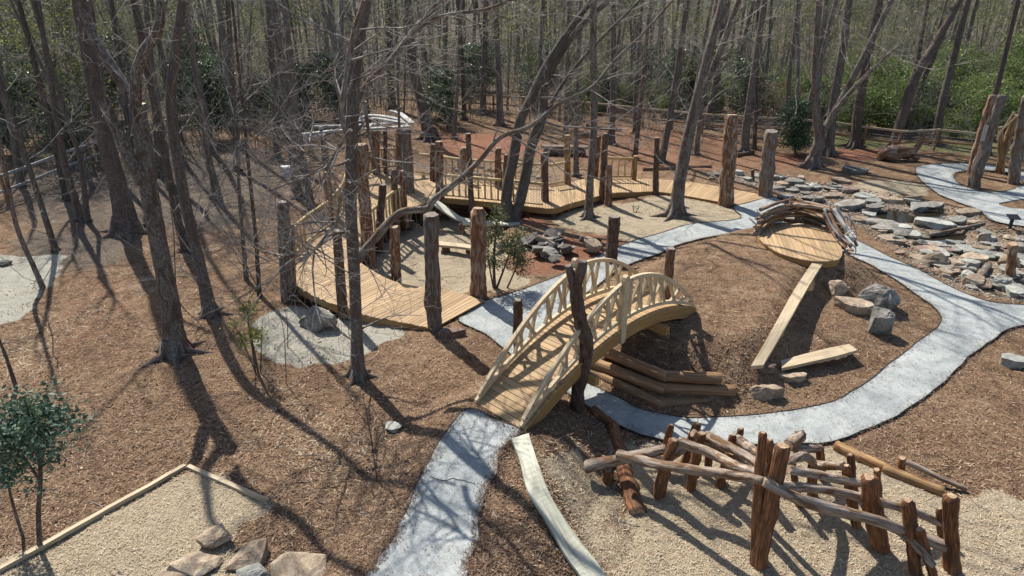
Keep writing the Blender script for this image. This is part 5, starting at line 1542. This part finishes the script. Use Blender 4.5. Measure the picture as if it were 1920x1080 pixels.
traced('limbed_tree', (671,708), [
    ([(671,708,30),(668,600,26),(662,480,27),(658,360,26),(660,240,28),(664,150,28),(676,60,26),(688,0,24)], .02),
    ([(668,490,20),(703,447,18),(750,399,16),(800,392,15),(814,374,14),(860,338,13),(900,300,12),(939,257,11),(993,237,9),(1048,195,8),(1110,163,7),(1149,117,6),(1203,66,5),(1262,0,4)], .10),
    ([(660,238,20),(683,167,17),(730,117,15),(772,62,13),(819,8,12)], .25),
    ([(772,62,9),(830,30,8),(905,19,7),(958,0,6)], .25),
    ([(656,262,15),(640,215,14),(648,156,13),(656,101,12),(667,50,12),(684,0,11)], -.15),
    ([(658,243,9),(636,274,8),(619,302,7),(569,333,5),(500,358,3)], -.35),
    ([(655,341,8),(639,369,7),(630,419,6),(611,441,5),(588,470,3),(560,505,2)], -.4),
    ([(655,435,8),(619,441,6),(583,474,4),(540,480,3),(470,500,2)], -.3),
    ([(656,300,7),(620,310,5),(560,280,4),(490,250,3)], -.2),
    ([(684,190,9),(690,240,7),(700,290,5),(716,345,3)], .0)], 'tall tree with a long crooked limb reaching right over the boardwalk', 'bark', 24, twigs=14, tlen=(.8, 2.0), tmin=.3, kids=(4, 4, 4), pale_limbs=True)
traced('twin_stem_tree', (955,424), [
    ([(953,424,28),(950,359,24),(962,298,23),(976,225,22),(997,183,20),(1028,117,18),(1083,35,15),(1110,0,13)], .05),
    ([(965,412,26),(981,353,24),(995,276,24),(1017,215,22),(1022,156,18),(1071,70,16),(1140,0,14)], .12),
    ([(1017,222,10),(1060,150,9),(1110,90,8),(1170,30,6),(1200,0,5)], .2)], 'twin stemmed dark tree leaning right in front of the boardwalk', 'bark', 25, twigs=20, tmin=.4)
traced('straight_tree', (1103,408), [([(1103,408,18),(1108,320,16),(1114,220,16),(1112,110,15),(1112,0,14)], .0)], 'straight slim grey trunk in front of the boardwalk', 'bark_pale', 26, twigs=16, tmin=.5)
traced('leaning_tree', (1266,404), [([(1266,404,30),(1276,330,26),(1294,240,25),(1315,150,22),(1340,60,20),(1356,0,18)], .05), ([(1296,238,17),(1320,170,16),(1352,90,14),(1385,0,12)], .15)], 'pale leaning tree that splits into two stems by the boardwalk', 'bark_pale', 27, twigs=16, tmin=.5)
traced('spreading_tree', (1524,313), [([(1524,313,26),(1537,255,22),(1530,205,18),(1528,130,15),(1536,0,13)], 0), ([(1540,250,17),(1568,205,15),(1612,120,14),(1652,40,12),(1672,0,11)], .1), ([(1545,248,12),(1580,190,11),(1640,125,8),(1690,82,4)], -.1)], 'pale tree forking low into three limbs behind the stream', 'bark_pale', 28, twigs=10, tmin=.5)
traced('straight_tree', (1603,276), [([(1603,276,22),(1610,200,20),(1628,100,18),(1650,0,16)], 0)], 'reddish trunk beside the fence right of the low forking tree', 'bark_red', 29, twigs=14, tmin=.5)
traced('leaning_tree', (1674,282), [([(1674,282,22),(1692,220,21),(1716,145,20),(1752,85,18),(1800,0,15)], .05), ([(1716,145,10),(1726,80,9),(1740,0,8)], .2)], 'tree leaning right behind the carved animal', 'bark_red', 30, twigs=14, tmin=.5)
traced('straight_tree', (1552,290), [([(1552,290,22),(1562,200,20),(1580,90,18),(1592,0,16)], .03)], 'trunk close behind the low forking tree', 'bark', 31, twigs=12, tmin=.5)
traced('straight_tree', (1752,272), [([(1752,272,18),(1768,190,17),(1790,100,15),(1815,0,13)], .03)], 'dark trunk by the fence between carved animal and ring path', 'bark', 32, twigs=14, tmin=.4)
traced('straight_tree', (802,262), [([(806,262,28),(792,200,22),(775,130,20),(768,60,18),(765,0,17)], .0)], 'stout trunk behind the canopy right end', 'bark', 33, twigs=14, tmin=.5)
MID = [(152,412,120,300,95,150,14,'trunk'),(126,375,96,240,60,100,13,''),(104,470,60,330,10,180,11,''),(80,540,30,420,0,270,9,''),(165,415,150,300,120,200,10,''),(350,470,330,400,300,250,16,''),(405,372,385,260,360,100,11,''),(415,380,395,300,380,200,8,''),(462,525,450,380,440,200,8,''),(487,555,478,430,460,250,8,''),(585,395,560,260,545,120,16,''),(560,370,548,280,520,60,18,''),
       (735,205,732,120,730,40,16,''),(905,215,908,120,910,30,13,''),(938,235,935,140,930,40,14,''),(1080,330,1080,240,1085,100,11,''),(1145,270,1150,180,1150,60,14,''),(1190,298,1200,210,1212,80,9,''),(1240,305,1258,210,1280,60,13,''),(1305,290,1315,200,1335,60,10,''),(1395,285,1404,200,1425,60,16,''),(1414,280,1418,200,1420,90,8,''),(1325,240,1345,140,1360,20,16,''),(850,260,858,160,862,60,8,''),(765,385,750,260,745,120,6,''),(1700,260,1720,180,1770,60,10,''),(1190,250,1192,170,1200,60,8,''),(640,240,640,160,640,60,12,''),(520,300,515,180,505,40,14,''),(870,225,868,140,862,40,9,''),(1010,250,1010,170,1015,70,10,''),(1060,260,1062,170,1065,60,9,''),(1480,262,1478,170,1490,60,10,''),(1850,290,1862,200,1890,80,12,''),(300,330,292,220,280,80,14,''),(210,330,200,230,180,80,13,''),(40,350,20,230,-10,90,13,''),(445,320,440,220,432,90,12,'')]
MIDLAB = ['slim trunk with a curved foot near the left fence', 'thin trunk left of the curved one by the left fence', 'thin leaning trunk crossing the left fence', 'thin leaning sapling trunk rising from the gravel patch', 'second thin trunk tight beside the curved one', 'dark stem close behind the dark slanting tree', 'slim trunk midway between slanting tree and canopy', 'pole thin stem paired with the slim trunk left of the canopy', 'pole thin bare stem left of the lower deck', 'pole thin bare stem nearest the outer railing', 'trunk behind the outer railing bend', 'broad reddish trunk left of the canopy', 'trunk behind the canopy top', 'trunk at the rear fence left of the evergreen', 'trunk right of the rear evergreen', 'thin trunk beside the yellow rear post', 'trunk behind the slim reddish post', 'thin stem on the open earth behind the last railing', 'tall leaning stem on the open earth before the rear fence', 'stem close left of the pale leaning tree top', 'reddish trunk behind the tall twin cedar post', 'thin stem right of the tall twin cedar post', 'thick trunk beyond the rear fence behind the leaning tree', 'thin stem above the stout rear railing post', 'very thin dead stem beside the top of the inner railing', 'second slanting stem behind the carved animal', 'thin stem right at the rear fence above the open earth', 'trunk seen just left of the canopy tree', 'trunk at the edge of the woods left of the canopy', 'thin trunk right of the rear evergreen shrub', 'thin trunk above the long slab bench', 'thin trunk at the right end of the slab bench', 'stem left of the round holly by the fence', 'stem behind the leaning sawn trunks', 'trunk between the big forked tree and the slanting tree', 'trunk close left of the thick reddish trunk', 'trunk at the left edge above the fence', 'dark trunk in the middle of the left woods']
for i, (bx, by, mx, my, tx, ty, w, _) in enumerate(MID):
    ex, ey = tx + (tx - mx) * (ty / max(30, my - ty)), 0
    traced('bare_tree', (bx, by), [([(bx, by, w * 1.15), (mx, my, w), (tx, ty, w * .9), (ex, ey, w * .8)], random.uniform(-.03, .06))], MIDLAB[i], ('bark', 'bark_red', 'bark', 'bark_pale')[i % 4], 60 + i, top=4.5, twigs=(17 if w < 12 else 14) if bx > 330 else 7, tlen=(.8, 2.6), tmin=.15, kids=(3, 4, 3), group='bare trees at the edge of the clearing', flare=1.25)


# --------- the woods: kinds that are copied
def leaf_cloud(mb, centers, n, spread, size, rg_np, flatten=.7, mi=0):
    c = centers[rg_np.randint(0, len(centers), n)]
    p = c + rg_np.normal(0, 1, (n, 3)) * np.array([spread, spread, spread * flatten])
    a = rg_np.normal(0, 1, (n, 3)); a /= np.linalg.norm(a, axis=1)[:, None]
    b = np.cross(a, rg_np.normal(0, 1, (n, 3))); b /= np.linalg.norm(b, axis=1)[:, None] + 1e-9
    s = rg_np.uniform(.6, 1.3, n)[:, None] * size
    mb.quads(p, a * s, b * s * .5, rg_np.uniform(0, 1, n), mi)


def proto_tree(seed, Ht, r, leafy=None, low=.12):
    rg = random.Random(seed); rn = np.random.RandomState(seed)
    t = thing('woodland_tree', 'x', 'tree', (0, 0, 0))
    P = [Vector((0, 0, -.3))]; d = Vector((rg.uniform(-.08, .08), rg.uniform(-.08, .08), 1))
    for i in range(9):
        d = (d + Vector((rg.uniform(-.07, .07), rg.uniform(-.07, .07), .05))).normalized()
        P.append(P[-1] + d * (Ht / 9))
    RR = [r * 1.35, r] + [r * (1 - .75 * i / 8) for i in range(1, 9)]
    tb = MB(); tb.tube(P, RR, 9, .05, False, 0, 0, .04, seed); tb.build('trunk', 'bark_far', t)
    cw = MB(); tips = []
    for j in range(30):
        u = rg.uniform(low, 1) ** .8 * 9; i = min(int(u), 8); p = lerp(P[i], P[i + 1], u - i)
        f = u / 9
        L = rg.uniform(.8, 2.0) if f < .5 else rg.uniform(1.5, 3.4)
        dd = rdir(Vector((0, 0, 1)), rg.uniform(.6, 1.4), rg)
        grow(cw, p, dd, L, (.012 if f < .5 else .03) * rg.uniform(.7, 1.2), 0, rg, (3, 3, 2), .05, .24, .006)
        tips.append(p + dd * L * .7)
    cw.build('crown', 'twig_far', t)
    if leafy:
        lf = MB(); leaf_cloud(lf, np.array([tuple(q) for q in tips if q.z > 2]), leafy[1], .6, leafy[2], rn); lf.build('leaves', leafy[0], t)
    return t


def proto_shrub(seed, hgt_, wid_, n, size, mat, stems=5, name='shrub'):
    rg = random.Random(seed); rn = np.random.RandomState(seed)
    t = thing(name, 'x', 'shrub', (0, 0, 0))
    st = MB(); tips = []
    for j in range(stems):
        p = Vector((rg.uniform(-.1, .1), rg.uniform(-.1, .1), -.1)); d = rdir(Vector((0, 0, 1)), rg.uniform(.05, .5), rg)
        q = [p]
        for k in range(5):
            d = (d + Vector((rg.uniform(-.2, .2), rg.uniform(-.2, .2), .1))).normalized(); q.append(q[-1] + d * hgt_ / 5.3)
        st.tube(q, [.035, .03, .025, .02, .012, .006], 5, 0, False)
        for k in range(1, 6):
            for m_ in range(5):
                e = rdir(Vector((0, 0, 1)), rg.uniform(.8, 1.5), rg) * rg.uniform(.2, 1) * wid_ * (1.1 - k * .13)
                st.ptube([q[k], q[k] + e], [.008, .004], 3); tips.append(tuple(q[k] + e)); tips.append(tuple(q[k] + e * .6))
    st.build('stems', 'bark_far', t)
    lf = MB(); leaf_cloud(lf, np.array(tips), n, wid_ * .17, size, rn, .6); lf.build('leaves', mat, t)
    return t


PT = [proto_tree(1000 + i, (15, 17, 13, 19, 14, 16)[i], (.10, .135, .08, .155, .09, .115)[i]) for i in range(6)]
PS = [proto_tree(1010 + i, (8, 10, 9)[i], (.05, .065, .05)[i], ('leaf_spring', 1500, .07), .1) for i in range(3)]
PH = [proto_shrub(1020 + i, (3.6, 4.6, 2.8)[i], (1.2, 1.4, 1.1)[i], 5200, .075, 'leaf_ever', 6, 'evergreen_shrub') for i in range(3)]
PG = [proto_shrub(1030 + i, (2.4, 3.4, 1.6)[i], (1.3, 1.5, 1.1)[i], 3600, .065, 'leaf_green', 7, 'green_shrub') for i in range(3)]
PR = [proto_shrub(1040, 3.0, 1.3, 700, .05, 'leaf_rust', 4, 'dry_leaved_shrub')]


def place(pr, p, s, name, label, group, cat, rz=None, lean=.05):
    o = dup(pr); o.name = name
    o.location = p; o.scale = (s, s, s * random.uniform(.95, 1.1))
    o.rotation_euler = (random.uniform(-lean, lean), random.uniform(-lean, lean), random.uniform(0, 6.28) if rz is None else rz)
    return tag(o, label, cat, group)


CLEAR = plan([(-200,1150),(-200,560),(60,470),(250,420),(480,400),(560,330),(640,300),(800,250),(1000,232),(1200,250),(1400,262),(1550,275),(1660,262),(2200,300),(2200,1150)])
FENCE_LINE = [tuple(G(x, y, 1.2)[:2]) for f in FEN for x, y in f]
taken = [(o.location.x, o.location.y) for o in COL.objects if o.get('category') == 'tree' and o.location.length > 1]
rg = random.Random(99); nt_ = 0; tries = 0; WT = []; WS = []
while nt_ < 285 and tries < 30000:
    tries += 1
    Y = 26 + 64 * rg.random() ** .9
    X = rg.uniform(-.86, .86) * (Y * CP + 3) + rg.uniform(-3, 3)
    if float(sdist(np.array([X]), np.array([Y]), CLEAR)[0]) > -.8: continue
    if any((a - X) ** 2 + (b - Y) ** 2 < (1.7 if Y < 45 else 1.3) ** 2 for a, b in taken): continue
    if X > 18 and Y < 60 and rg.random() < .45: continue
    taken.append((X, Y)); p = Vector((X, Y, Hs(X, Y)))
    side_ = 'left' if X < -8 else ('right' if X > 16 else 'back')
    if rg.random() < (.26 if X < 14 else .45):
        WS.append(place(rg.choice(PS), p, rg.uniform(.8, 1.2), 'spring_sapling', 'slender sapling with new yellow green leaves in the %s woods' % side_, 'leafing saplings in the %s woods' % side_, 'tree'))
    else:
        WT.append(place(rg.choice(PT), p, rg.uniform(.75, 1.25), 'woodland_tree', 'bare slender tree standing deep in the %s woods' % side_, 'bare trees of the %s woods' % side_, 'tree'))
    nt_ += 1
COLS = [(-80, 'left of the picture edge'), (60, 'above the left gravel patch'), (180, 'behind the thick reddish trunk'), (300, 'behind the big forked tree'), (400, 'above the slanting tree'), (500, 'left of the outer railing'), (600, 'left of the canopy'), (700, 'behind the canopy'), (800, 'above the clay mound'), (920, 'behind the rear railing'), (1040, 'above the slab bench'), (1150, 'above the last railing'), (1270, 'behind the pale leaning tree'), (1380, 'above the tall reddish post'), (1480, 'above the round holly'), (1590, 'behind the low forking tree'), (1690, 'behind the carved animal'), (1790, 'behind the ring path'), (1890, 'behind the sawn trunks'), (2010, 'right of the picture edge')]
MK = []
for x, t_ in COLS:
    for y, u_ in ((300, 'nearest'), (230, 'near'), (190, 'middle'), (155, 'far'), (125, 'farthest')):
        MK.append((x, y, u_, t_))
name_apart(WT, [(x, y, '%s row %s' % (u_, t_)) for x, y, u_, t_ in MK], '%s bare tree in the %s')
name_apart(WS, [(x, 190, t_) for x, t_ in COLS], '%s leafing sapling %s')
# evergreen shrubs and green undergrowth
EV = [(840,238,1.0,'dark evergreen shrub behind the clay mound'),(800,222,.8,'evergreen shrub left of the one behind the clay mound'),(110,262,1.3,'large evergreen shrub at the left beside the fence'),(160,240,1.0,'evergreen shrub left of the thick reddish trunk'),(440,262,1.0,'evergreen shrub in the middle of the left woods'),(530,255,.9,'evergreen shrub left of the canopy'),(1290,215,1.2,'evergreen shrub beyond the fence above the leaning tree'),(1080,245,.6,'low evergreen shrub by the long slab bench'),(1492,290,.95,'round holly bush beside the low forking tree'),(1000,205,.9,'evergreen shrub beyond the fence above the twin stems'),(60,220,1.2,'evergreen shrub farthest left beyond the fence'),(640,215,.8,'evergreen shrub behind the canopy tree'),(30,290,1.2,'evergreen shrub at the left edge in front of the fence'),(215,225,1.3,'evergreen shrub behind the sawn limb of the forked tree'),(140,300,1.0,'evergreen shrub at the foot of the curved slim trunk'),(350,225,1.1,'evergreen shrub above the fence left of the slanting tree'),(395,260,.9,'evergreen shrub right of the slanting tree'),(480,235,1.1,'evergreen shrub above the thin stems left of the deck'),(5,220,1.4,'evergreen shrub behind the farthest left one'),(880,205,1.0,'evergreen shrub at the fence right of the clay mound'),(1130,205,.9,'evergreen shrub beyond the fence above the slab bench'),(1400,222,1.1,'evergreen shrub beyond the fence behind the tall reddish post')]
for i, (x, y, s, lab) in enumerate(EV):
    place(PH[i % 3], T(x, y), s, 'evergreen_shrub', lab, 'evergreen shrubs in the woods', 'shrub')
GB = []
for i in range(22):
    x = rg.uniform(-40, 640) if i % 2 else rg.uniform(640, 1500); y = (rg.uniform(195, 262) - x * .05) if i % 2 else rg.uniform(165, 192)
    GB.append(place(rg.choice(PH + PG[:1]), T(x, y), rg.uniform(.7, 1.2), 'evergreen_shrub', 'x', 'evergreen understorey of the woods', 'shrub'))
name_apart(GB, [(x, y, '%s row %s' % (u_, t_)) for x, y, u_, t_ in MK], '%s leafy understorey bush in the %s')
GB = []
for i in range(62):
    x = rg.uniform(1500, 2100); y = rg.uniform(186, 250) + (x - 1540) * .04
    q_ = T(x, y)
    GB.append(place(rg.choice(PG), q_, rg.uniform(.7, 1.25) * (1 if y > 225 else rg.uniform(1.0, 1.6)), 'green_shrub', 'fresh green bush in the undergrowth behind the right fence', 'green undergrowth behind the fence', 'shrub'))
name_apart(GB, [(x, y, '%s row %s' % (u_, t_)) for x, y, u_, t_ in MK], '%s fresh green bush in the %s')
GB = []
for i in range(22):
    x = rg.uniform(1060, 1500); y = rg.uniform(188, 212) + (x - 1060) * .05
    GB.append(place(rg.choice(PG), T(x, y), rg.uniform(.5, .9), 'green_shrub', 'low green bush just beyond the rear fence', 'low bushes beyond the rear fence', 'shrub'))
name_apart(GB, [(x, 200, t_) for x, t_ in COLS], '%s low green bush beyond the fence %s')
place(PR[0], T(1445, 245), 1.0, 'dry_leaved_shrub', 'young beech with pale rusty leaves left of the round holly', None, 'shrub')
place(PR[0], T(1010, 236), .7, 'dry_leaved_shrub', 'small rusty leaved bush behind the twin stemmed tree', None, 'shrub')
place(PR[0], T(500, 300), .6, 'dry_leaved_shrub', 'small rusty leaved bush in the left woods', None, 'shrub')
for pr in PT + PS + PH + PG + PR:
    for c in list(pr.children): bpy.data.objects.remove(c)
    bpy.data.objects.remove(pr)

# far wood: one mass of stems, twigs and pale leaves
rn = np.random.RandomState(4); mb = MB(); rg = random.Random(8)
for i in range(900):
    Y = 84 + 150 * rg.random(); X = rg.uniform(-.9, .9) * Y; z = Hs(X, Y); h_ = rg.uniform(12, 22); r = rg.uniform(.09, .22)
    lx, ly = rg.uniform(-1.2, 1.2), rg.uniform(-1, 1)
    mb.ptube([Vector((X, Y, z)), Vector((X + lx * .4, Y + ly, z + h_ * .5)), Vector((X + lx, Y + ly, z + h_))], [r, r * .75, r * .3], 5)
    for k in range(12):
        t = rg.uniform(.15, 1); p = Vector((X + lx * t, Y + ly * t, z + h_ * t)); e = rdir(Vector((0, 0, 1)), rg.uniform(.4, 1.4), rg) * rg.uniform(1.5, 4)
        mb.ptube([p, p + e * .5 + Vector((rg.uniform(-.3, .3), 0, rg.uniform(-.2, .3))), p + e], [.035, .025, .012], 3, 1)
n_ = 60000
Y = 74 + 150 * rn.uniform(0, 1, n_) ** 1.2; X = rn.uniform(-.9, .9, n_) * Y
cl_ = rn.normal(0, 1, n_)
Zl = rn.uniform(0, 1, n_) ** 1.1 * 16 + .3
cn_ = np.stack([X, Y, Zl], 1)
a = rn.normal(0, 1, (n_, 3)); a /= np.linalg.norm(a, axis=1)[:, None]; b = np.cross(a, rn.normal(0, 1, (n_, 3))); b /= np.linalg.norm(b, axis=1)[:, None]
s = rn.uniform(.10, .26, n_)[:, None]
mb.quads(cn_, a * s, b * s * .6, rn.uniform(0, 1, n_), 2)
tag(mb.build('far_wood', ['bark_far', 'twig_far', 'leaf_far']), 'distant wood of bare stems with a haze of new leaves', 'woodland', kind='stuff')

# brush: thin whips and dead twigs nobody could count, between the trees
nb = 7000
Y = 33 + 62 * rn.uniform(0, 1, nb) ** 1.1; X = rn.uniform(-.88, .88, nb) * (Y + 2)
dcl = sdist(X, Y, CLEAR); ok = dcl < -1.0 - 2.0 * rn.uniform(0, 1, nb)
X, Y = X[ok], Y[ok]; nb = len(X); z = H(X, Y)
hh = rn.uniform(1.0, 5.5, nb) ** 1.0
P = np.zeros((nb, 4, 3)); lx = rn.normal(0, .22, (nb, 2))
for k in range(4):
    f = k / 3; w = rn.normal(0, .06, (nb, 2)) * (k > 0)
    P[:, k, 0] = X + hh * f * lx[:, 0] * f + w[:, 0]; P[:, k, 1] = Y + hh * f * lx[:, 1] * f + w[:, 1]; P[:, k, 2] = z + hh * f
rad = np.stack([rn.uniform(.010, .024, nb) * s_ for s_ in (1, .8, .55, .25)], 1)
mb = MB(); mb.batch(P, rad, 3, 0)
for rep in range(5):
    f = rn.uniform(.25, 1, nb) * 2.999; i_ = f.astype(int); f = f - i_; ar = np.arange(nb)
    A = P[ar, i_] * (1 - f)[:, None] + P[ar, i_ + 1] * f[:, None]
    D = rn.normal(0, 1, (nb, 3)) * np.array([1, 1, .7]) + np.array([0, 0, .25]); D /= np.linalg.norm(D, axis=1)[:, None]
    L = rn.uniform(.4, 1.6, nb)[:, None]
    B = A + D * L * .5 + rn.normal(0, .06, (nb, 3)); C_ = A + D * L + rn.normal(0, .15, (nb, 3))
    mb.batch(np.stack([A, B, C_], 1), np.stack([np.full(nb, .009), np.full(nb, .007), np.full(nb, .004)], 1), 3, 0)
    if rep < 2:
        kk = rn.uniform(0, 1, nb) < (.55 if rep else .3)
        q_ = (C_ + rn.normal(0, .25, (nb, 3)))[kk]; m_ = len(q_)
        a = rn.normal(0, 1, (m_, 3)); a /= np.linalg.norm(a, axis=1)[:, None]; b = np.cross(a, rn.normal(0, 1, (m_, 3))); b /= np.linalg.norm(b, axis=1)[:, None]
        for r2 in range(3):
            mb.quads(q_ + rn.normal(0, .3, (m_, 3)), a * .07, b * .045, rn.uniform(0, 1, m_), 1)
tag(mb.build('brush', ['twig_far', 'leaf_far']), 'thicket of thin whips and dead twigs between the woodland trees', 'brush', kind='stuff')

# fallen twigs on the ground
rt = np.random.RandomState(17); nb = 700
X = rt.uniform(-15, 9, nb); Y = rt.uniform(8, 34, nb)
ok = (sdist(X, Y, lo) < -.1) & (sdist(X, Y, npth) < -.1) & (sdist(X, Y, plan(TAN[0][0])) < -.1)
X, Y = X[ok], Y[ok]; nb = len(X); an_ = rt.uniform(0, 6.283, nb); L = rt.uniform(.12, .7, nb)
P = np.stack([np.stack([X + np.cos(an_ + w) * L * f, Y + np.sin(an_ + w) * L * f], 1) for f, w in ((0, 0), (.5, .12), (1, -.1))], 1)
P = np.concatenate([P, (H(P[..., 0].ravel(), P[..., 1].ravel()).reshape(nb, 3) + .018)[..., None]], 2)
mb = MB(); r_ = rt.uniform(.004, .011, nb); mb.batch(P, np.stack([r_, r_ * .8, r_ * .45], 1), 4, 0)
tag(mb.build('fallen_twigs', 'twig'), 'dead twigs scattered over the mulch', 'twigs', kind='stuff')

# ------------------------------------------------------------------ small plants in the clearing
def leafy_plant(name, foot, stems, n, size, spread, mat, label, cat, seed, bark='bark'):
    """stems: list of point lists (x, y, width); leaves gather round the upper ends"""
    rg = random.Random(seed); rn = np.random.RandomState(seed)
    b = T(*foot); t = thing(name, label, cat, b)
    sb = MB(); tips = []
    for pts in stems:
        W = [(V(x, y, b.y + rg.uniform(-.15, .15)), w) for x, y, w in pts]
        if pts[0][1] > foot[1] - 25: W[0] = (Vector((W[0][0].x, b.y, Hs(W[0][0].x, b.y) - .05)), W[0][1])
        S = spline([q for q, _ in W], 4); rr = [wid(W[0][1], W[0][0]) / 2 * (1 - .7 * i / (len(S) - 1)) for i in range(len(S))]
        sb.tube(S, rr, 6, .03, False)
        for k in range(22 if mat == 'leaf_holly' else 10):
            i = rg.randint(int(len(S) * .4), len(S) - 2); e = rdir(Vector((0, 0, 1)), rg.uniform(.6, 1.5), rg) * rg.uniform(.15, 1) * spread
            sb.tube([S[i], S[i] + e * .5 + Vector((0, 0, .03)), S[i] + e], [.008, .006, .003], 3, 0, False); tips += [tuple(S[i] + e), tuple(S[i] + e * .6)]
    sb.build('stem', bark, t)
    if n:
        lf = MB(); leaf_cloud(lf, np.array(tips), n, spread * (.12 if mat == 'leaf_holly' else .2), size, rn, .7); lf.build('leaves', mat, t)
    return t


leafy_plant('holly_tree', (68,1030), [[(68,1030,10),(72,960,9),(76,880,9),(60,800,8),(45,745,5)], [(74,900,6),(40,850,5),(10,820,3)], [(76,870,5),(90,820,4),(98,795,3)]], 3000, .045, .85, 'leaf_holly', 'glossy green holly sapling at the left edge of the foreground', 'tree', 71)
leafy_plant('holly_tree', (30,1010), [[(30,1010,6),(20,930,5),(10,860,4),(5,800,3)]], 1200, .045, .75, 'leaf_holly', 'leafy holly stem partly outside the left edge', 'tree', 72)
leafy_plant('young_shrub', (482,700), [[(482,700,4),(475,650,4),(465,600,3),(470,565,2)], [(485,702,3),(490,650,3),(492,600,2)], [(480,700,3),(455,640,3),(435,605,2)], [(478,690,3),(468,620,2),(462,570,2)]], 520, .045, .38, 'leaf_spring', 'young shrub with yellow green leaves beside the grey gravel patch', 'shrub', 73)
leafy_plant('small_cedar', (928,540), [[(928,545,7),(926,490,6),(930,430,5),(935,400,3)], [(930,540,5),(950,490,4),(965,440,3)], [(926,530,4),(915,480,3),(918,440,2)], [(950,540,4),(968,500,3),(975,470,2)]], 3600, .04, .6, 'leaf_cedar', 'small feathery cedar in front of the twin stemmed tree', 'tree', 74)
for i, (f, st, lab) in enumerate([
    ((705,900), [[(705,900,3),(700,850,3),(690,790,3),(680,740,2)], [(700,850,2),(720,800,2),(740,770,1)], [(692,800,2),(670,770,1),(660,750,1)]], 'bare twiggy sapling on the slope left of the near path'),
    ((532,720), [[(532,720,2),(535,660,2),(530,610,2),(520,580,1)]], 'single thin bare stem rising from the gravel patch'),
    ((25,725), [[(28,725,8),(15,680,7),(0,640,6),(-20,590,5)]], 'bent bare sapling trunk at the left edge'),
    ((100,665), [[(105,665,2),(98,630,2),(85,590,1)], [(98,630,1),(90,610,1),(70,580,1)]], 'tiny bare sapling on the slope near the left edge'),
    ((329,560), [[(330,560,3),(328,500,3),(325,430,2),(318,380,2)]], 'thin bare stem between forked tree and slanting tree'),
    ((540,650), [[(542,655,2),(538,600,2),(525,540,1)]], 'wiry bare stem in front of the grey boulder'),
    ((1050,420), [[(1190,396,2),(1186,386,1)], [(1192,396,2),(1199,384,1)]], 'low dry tuft on the pale mulch by the boardwalk')]):
    leafy_plant('bare_sapling', f if i < 6 else (1190, 398), st, 0, .03, .35, 'leaf_rust', lab, 'sapling', 90 + i, 'bark_red')
